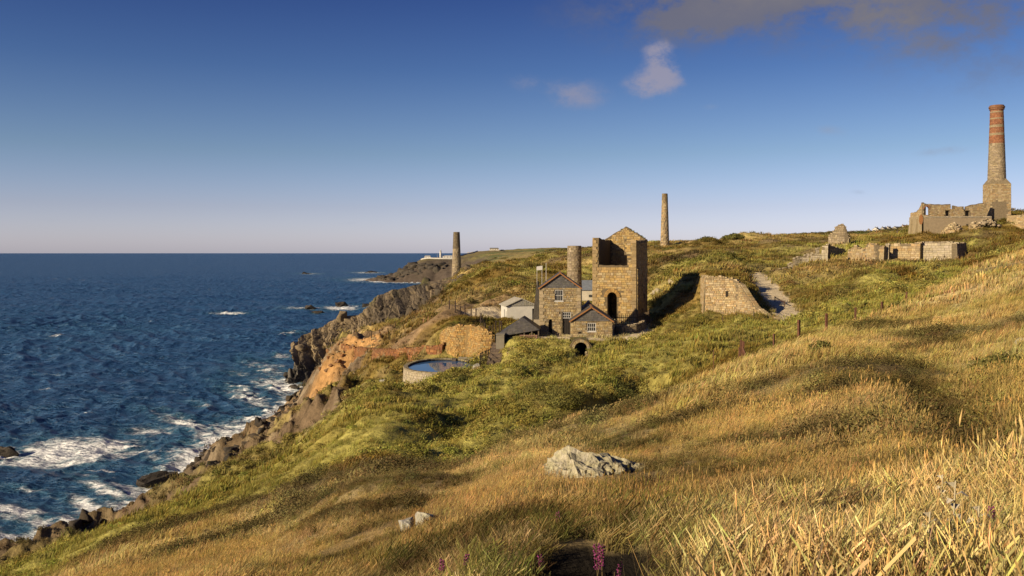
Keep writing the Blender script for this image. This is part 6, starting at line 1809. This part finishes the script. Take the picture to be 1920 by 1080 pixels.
def scatter(name, collection, pts, rotz, scale, tint, tilt=None, pick=None, label=None):
    n_ = len(pts); me = bpy.data.meshes.new(name)
    me.vertices.add(n_); me.vertices.foreach_set('co', pts.astype(np.float32).ravel())
    def put(k, typ, arr, field):
        at = me.attributes.new(k, typ, 'POINT'); at.data.foreach_set(field, np.ascontiguousarray(arr).ravel())
    rot = np.zeros((n_, 3), np.float32); rot[:, 2] = rotz
    if tilt is not None: rot[:, :2] = tilt
    put('rot', 'FLOAT_VECTOR', rot, 'vector'); put('size', 'FLOAT_VECTOR', scale.astype(np.float32), 'vector')
    put('tint', 'FLOAT_COLOR', np.concatenate([tint, np.ones((n_, 1))], 1).astype(np.float32), 'color')
    put('pick', 'INT', (rng.integers(0, 1000, n_) % len(collection.objects)).astype(np.int32), 'value')
    ng = bpy.data.node_groups.new(name + '_nodes', 'GeometryNodeTree')
    ng.interface.new_socket('Geometry', in_out='INPUT', socket_type='NodeSocketGeometry'); ng.interface.new_socket('Geometry', in_out='OUTPUT', socket_type='NodeSocketGeometry')
    N, L = ng.nodes, ng.links
    gi, go = N.new('NodeGroupInput'), N.new('NodeGroupOutput'); ip = N.new('GeometryNodeInstanceOnPoints'); ci = N.new('GeometryNodeCollectionInfo')
    ci.inputs['Collection'].default_value = collection; ci.inputs['Separate Children'].default_value = True; ci.inputs['Reset Children'].default_value = True
    def named(k, t):
        a = N.new('GeometryNodeInputNamedAttribute'); a.data_type = t; a.inputs['Name'].default_value = k; return a.outputs['Attribute']
    er = N.new('FunctionNodeEulerToRotation'); L.new(named('rot', 'FLOAT_VECTOR'), er.inputs[0])
    L.new(gi.outputs[0], ip.inputs['Points']); L.new(ci.outputs[0], ip.inputs['Instance']); ip.inputs['Pick Instance'].default_value = True
    L.new(named('pick', 'INT'), ip.inputs['Instance Index']); L.new(er.outputs[0], ip.inputs['Rotation']); L.new(named('size', 'FLOAT_VECTOR'), ip.inputs['Scale'])
    L.new(ip.outputs[0], go.inputs[0])
    o = bpy.data.objects.new(name, me); COL.objects.link(o); o['kind'] = 'stuff'
    if label: o['label'] = label
    md = o.modifiers.new('scatter', 'NODES'); md.node_group = ng
    return o


def sample(r0, r1, dens, half=36.5):
    half = math.radians(half); area = half * (r1 * r1 - r0 * r0); n_ = int(area * dens)
    r = np.sqrt(rng.uniform(r0 * r0, r1 * r1, n_)); a = rng.uniform(-half, half, n_)
    return r * np.sin(a), r * np.cos(a)


def thin(x, y, keep):
    k = rng.random(len(x)) < keep
    return x[k], y[k]


# footprints where nothing may grow
FOOT = [([(11.2, 127.2), (17.6, 124.8), (20.6, 132.6), (14.2, 135.2)], 0)]
def blocked(x, y):
    b = in_poly(x, y, [(11.0, 127.3), (17.7, 124.6), (20.8, 132.7), (14.0, 135.4)])
    b |= in_poly(x, y, [(3.0, 109.5), (13, 106.5), (13, 118.5), (3.2, 118)])
    b |= (np.abs(x - ADIT[0]) < .95) & (y > 96.5) & (y < ADIT[1] + .4)
    b |= in_poly(x, y, [(-2.4, 127.6), (4, 127.5), (4.2, 134), (-2.4, 134)])
    b |= in_poly(x, y, [(W(930, 105)[0] - 1, 104.5), (3.2, 104.5), (3.2, 110), (W(930, 105)[0] - 1, 110)])
    tk_ = np.where(x > TANK_C[0] + .6, .12, .5)
    b |= (np.hypot((x - TANK_C[0]) / (TANK_RX + tk_), (y - TANK_C[1]) / (TANK_RY + tk_)) < 1)
    b |= in_poly(x, y, [W(903, 98)[:2], W(938, 98)[:2], W(938, 106)[:2], W(915, 106)[:2]])
    b |= ((x - oc.location.x - .15) / .92) ** 2 + ((y - oc.location.y + .4) / .95) ** 2 < 1
    b |= in_poly(x, y, [(115, 249), (134.5, 249), (135, 253), (141, 253), (141, 259), (115, 259)])
    return b


def grow(name, coll, r0, r1, dens, weight, hgt, wscale=1.0, label=None, jitter=.22, tintmul=(1, 1, 1)):
    x, y = sample(r0, r1, dens)
    g = zones(x, y)
    w = weight(g, x, y) * (g['z'] > 1.5) * (1 - np.maximum(g['pad'], g['track'])) * (1 - g['tank']) * (1 - g['pit_shade']) * ~blocked(x, y)
    k = rng.random(len(x)) < w
    x, y = x[k], y[k]; g = {q: v[k] for q, v in g.items()}
    c = cover(x, y, g)
    n_ = len(x)
    f = 1 + jitter * rng.standard_normal((n_, 1)); hue = 1 + .07 * rng.standard_normal((n_, 3))
    c = np.clip(c * f * hue * np.array(tintmul), .01, .8)
    h = hgt * rng.uniform(.7, 1.3, n_) * np.clip(1 + .75 * fbm(x, y, 3.0, 3, 201), .62, 1.7)
    near_ = 1 - smooth(18, 34, g['r'])
    h = h * (1 - near_ * .48 * (1 - smooth(1080, 1720, g['px'] + 320 * fbm(x, y, 1.6, 3, 203))))
    sc = np.stack([h * wscale, h * wscale, h], 1)
    return scatter(name, coll, np.stack([x, y, g['z'] - .02], 1), rng.uniform(-.7, .7, n_), sc, c, .12 * rng.standard_normal((n_, 2)), label=label)


T0 = variants('tall_grass', lambda rr: tuft(rr, 64, .6, 1.0, .008, 0, .6), 8, M_blade, 900)
T1 = variants('mid_grass', lambda rr: tuft(rr, 36, .9, 1.0, .03, 6), 6, M_blade, 920)
T2 = variants('rough_grass', lambda rr: tuft(rr, 28, 1.2, 1.0, .08, 0), 6, M_blade, 940)
T3 = variants('tussock_grass', lambda rr: tuft(rr, 22, 1.6, 1.0, .20, 0, segs=2), 6, M_blade, 960)
B1 = variants('bracken_clump', lambda rr: bush(rr, 130, 1.0, .8, .15), 6, M_leaf, 980)
H1 = variants('heather_clump', lambda rr: tuft(rr, 90, .8, .7, .035, 0, .9, .05, 2), 6, M_heath, 1000)
H2 = variants('heath_bush', lambda rr: bush(rr, 300, .9, .7, .06), 5, M_heath, 1020)

S0 = variants('seed_stem', lambda rr: tuft(rr, 7, .9, 1.0, .016, 7, .3), 8, M_blade, 880)
nh = lambda g, x, y: 1 - .92 * np.clip(g['heather'], 0, 1)
grow('tall_grass', T0, 2.3, 13, 100, lambda g, x, y: (1 - smooth(7.5, 13, g['r'])) * nh(g, x, y) * (.62 + .38 * smooth(-.15, .2, fbm(x, y, 2.0, 3, 231))), .27)
grow('meadow_grass', T1, 6.5, 31, 36, lambda g, x, y: nh(g, x, y) * (.66 + .34 * smooth(-.15, .2, fbm(x, y, 3.0, 3, 233))) * smooth(6.5, 11, g['r']) * (1 - smooth(24, 31, g['r'])), .28)
grow('seeding_grass', S0, 3.0, 17, 13, lambda g, x, y: nh(g, x, y) * (1 - smooth(10, 17, g['r'])) * smooth(-.2, .25, fbm(x, y, 2.6, 3, 241)), .29, .6, tintmul=(1.12, 1.1, 1.05))
sp = lambda g, x, y: np.clip(g['spur'], 0, 1) * nh(g, x, y)
grow('hill_grass', T2, 21, 68, 9, lambda g, x, y: sp(g, x, y) * smooth(21, 30, g['r']) * (1 - smooth(60, 68, g['r'])), .27)
grow('slope_grass', T3, 60, 210, 1.6, sp, .36)
grow('heather', H1, 2.0, 27, 26, lambda g, x, y: np.clip(g['heather'] * 1.2, 0, 1), .27, 1.0, tintmul=(.7, .72, .6))
grow('green_tussock', T0, 3.4, 9, 16, lambda g, x, y: (1 - smooth(1150, 1400, g['px'])) * smooth(.05, .3, fbm(x, y, 1.6, 3, 251)), .36, .9, tintmul=(.42, .5, .36))
grow('green_tussock', T1, 8, 24, 7, lambda g, x, y: (1 - smooth(1150, 1400, g['px'])) * smooth(.05, .3, fbm(x, y, 1.6, 3, 251)), .36, .9, tintmul=(.45, .52, .4))
grow('heath', H2, 12, 66, 4.5, lambda g, x, y: np.clip(g['heather'] * 1.5 - .1, 0, 1), .46, 1.15, tintmul=(.55, .6, .5))
nv = lambda g, x, y: (1 - g['spur']) * (1 - .85 * g['rock']) * (1 - .9 * g['earth']) * (1 - g['orange'])
def brkm(g, x, y):
    m = smooth(.02, .3, fbm(x, y, 11, 4, 211))
    for px, Y, rx, ry in ((1075, 64, 5, 8), (1130, 72, 4, 7), (1175, 74, 3.5, 8), (1010, 64, 5, 7), (960, 70, 6, 9), (905, 52, 6, 6), (830, 46, 6, 5), (1470, 92, 3, 5), (1290, 96, 5, 4), (700, 105, 6, 14), (760, 88, 5, 8), (860, 116, 5, 3)):
        c = W(px, Y); m = np.maximum(m, 1.1 * np.exp(-((x - c[0]) / rx) ** 2 - ((y - c[1]) / ry) ** 2))
    return np.clip(m, 0, 1)
def brk(g, x, y): return nv(g, x, y) * brkm(g, x, y)
def grs(g, x, y): return nv(g, x, y) * (1 - .6 * brkm(g, x, y))
grow('bank_grass', T2, 36, 74, 6.0, grs, .30)
grow('valley_grass', T3, 68, 150, 2.4, grs, .38)
grow('bracken', B1, 36, 95, 2.2, brk, .46, 1.0, tintmul=(.85, .85, .8))
grow('hillside_bracken', B1, 90, 190, .9, brk, .62, 1.1, tintmul=(.85, .85, .8))
grow('moor_grass', T3, 145, 430, .40, grs, .62, 1.3)
grow('moor_scrub', B1, 170, 440, .26, lambda g, x, y: nv(g, x, y) * (1 - (g['px'] > 1540) * (g['px'] < 1740) * (y > 225)) * smooth(.1, .3, fbm(x, y, 22, 4, 219)), .95, 1.3, tintmul=(.55, .58, .5))

grow('far_scrub', B1, 430, 1100, .016, lambda g, x, y: smooth(-.1, .2, fbm(x, y, 70, 4, 223)) * (1 - g['rock']), 2.2, 1.6, tintmul=(.7, .7, .65))

# dark bushes one can tell apart
BUSHES = [(1478, 66, 1.3, 1.0, 'dark green gorse bush behind the slope fence posts'), (1446, 68, 1.0, .7, 'low gorse bush beside a fence post, left of the larger dark one'), (1052, 62, 1.7, 1.3, 'rounded dark bush over the deep shadow at the foot of the bank'),
          (1165, 70, 1.5, 1.5, 'tall dark green bush below the track, over a shaded hollow'), (1120, 68, 1.5, 1.0, 'olive bush between two darker bushes in the gully'), (1010, 74, 1.3, .8, 'small bush on the bracken bank below the tumbled stones'), (1226, 142, 1.6, 1.2, 'bush by the broken wall stub right of the engine house'),
          (1700, 70, 1.2, .6, 'low scrub bush by the upper end of the slope fence'), (1541, 33, .5, .38, 'dark heathery bush on the crest of the golden knoll'), (1325, 305, 4.0, 1.7, 'round dark thicket on the skyline mound, left of another'), (1376, 312, 3.8, 1.6, 'round dark thicket on the skyline mound, right of its twin'), (1258, 300, 3.0, 1.1, 'scrubby thicket near the foot of the tall thin chimney'),
          (868, 92, 1.0, .8, 'green bush hugging the outer wall of the round tank'), (1885, 26, .9, .5, 'dark green bush on the right-hand grass slope below the pale boulder')]
for i, (px, Y, w, h, lab) in enumerate(BUSHES):
    rr = random.Random(1100 + i); x, y = W(px, Y)[:2]
    V, Fc, S = bush(rr, 2200, w, h, .075 if Y < 200 else .34, .6)
    base = (.115, .11, .035) if i % 3 else (.085, .09, .03)
    S = [tuple(a * b for a, b in zip(s_, base)) for s_ in S]
    me = bpy.data.meshes.new('gorse_bush'); me.from_pydata(V, [], Fc); me.materials.append(M_bush if 'M_bush' in globals() else globals().setdefault('M_bush', leaf_material('gorse_leaf', .2, 'GEOMETRY')))
    at = me.attributes.new('tint', 'FLOAT_COLOR', 'FACE'); at.data.foreach_set('color', np.concatenate([np.array(S, np.float32), np.ones((len(S), 1), np.float32)], 1).ravel())
    a2 = me.attributes.new('shade', 'FLOAT_COLOR', 'FACE'); a2.data.foreach_set('color', np.ones(len(S) * 4, np.float32))
    o = bpy.data.objects.new('gorse_bush', me); COL.objects.link(o); o.location = (x, y, gz1(x, y) - .05 * h); tag(o, lab, 'bush')

# heather in flower and dried plants close to the camera
M_petal = material('heather_petal', var=.2, scale=30, rough=.7)
M_dry = material('dried_leaf', var=.2, scale=30, rough=.8)
FLOWERS = [(1122, 5.3, .30, 'tallest purple heather spike in the dark hollow'), (1112, 5.25, .22, 'purple heather spike leaning beside the tallest one'), (1143, 5.4, .26, 'pink heather sprig right of the tallest spike'), (1131, 5.2, .17, 'short pink heather sprig low in the hollow'), (1155, 5.5, .15, 'faint purple heather sprig at the right of the hollow'),
           (1021, 5.6, .26, 'purple heather spike among straw left of the dark hollow'), (868, 5.8, .2, 'small purple heather sprig in the grass, well left of the hollow'), (826, 6.0, .2, 'dim purple heather sprig at the bottom left of the grass'), (1045, 7.4, .24, 'tiny purple heather sprig in straw above the hollow'), (1860, 4.6, .2, 'purple heather sprig at the bottom right among dark stems')]
for i, (px, Y, h, lab) in enumerate(FLOWERS):
    h = h * .8 + (.19 if 1100 < px < 1160 else .04)
    rr = random.Random(1300 + i); x, y = W(px, Y)[:2]; z = gz1(x, y)
    t = thing('heather_sprig', (x, y, z), lab, 'flower')
    mb = MB(); lx, ly = rr.uniform(-.2, .25), rr.uniform(-.15, .15)
    mb.tube((0, 0, 0), (lx * h, ly * h, h * 1.05), .004, .0025, 5, (.16, .12, .05)); mb.build('stem', M_dry, t)
    mb = MB()
    for k in range(int(14 + 50 * h)):
        f = .55 + .5 * k / (20 + 60 * h); a = k * 2.4; r_ = .006 + .005 * rr.random()
        c = Vector((lx * h * f + math.cos(a) * r_, ly * h * f + math.sin(a) * r_, h * f)); d = .0042 + .003 * rr.random()
        mb.tube(c, c + Vector((math.cos(a) * d * 1.6, math.sin(a) * d * 1.6, d * 1.2)), d * .6, d, 5, jit((.27, .045, .16), .45))
    mb.build('petals', M_petal, t)
for i, (px, Y, h, lab) in enumerate([(1784, 4.3, .30, 'dried white curled plant standing among dark stems'), (1736, 4.1, .2, 'dried whitish leaf leaning at the bottom edge'), (1828, 4.15, .2, 'pale dried leaves at the bottom right corner, right of the curled plant'), (1762, 5.8, .26, 'pale feathery dried leaf higher up in the straw')]):
    rr = random.Random(1400 + i); x, y = W(px, Y)[:2]; z = gz1(x, y)
    h += .07; t = thing('dried_plant', (x, y, z), lab, 'plant'); mb = MB(); mb.tube((0, 0, 0), (.02, .0, h), .006, .004, 5, (.62, .54, .36)); mb.build('stem', M_dry, t)
    for k in range(7):
        f = .35 + .65 * k / 7; a = k * 2.4; l_ = .05 * rr.uniform(.7, 1.3); mb = MB(); c = Vector((.02 * f, 0, h * f)); u = Vector((math.cos(a), math.sin(a), .3)); s_ = Vector((-math.sin(a), math.cos(a), 0)) * .022
        p1, p2 = c + u * l_ * .5 + Vector((0, 0, .01)), c + u * l_ - Vector((0, 0, .018))
        mb.poly([c - s_ * .4, c + s_ * .4, p1 + s_, p1 - s_], jit((.74, .66, .48))); mb.poly([p1 - s_, p1 + s_, p2 + s_ * .3, p2 - s_ * .3], jit((.74, .66, .48))); mb.build('leaf', M_dry, t)
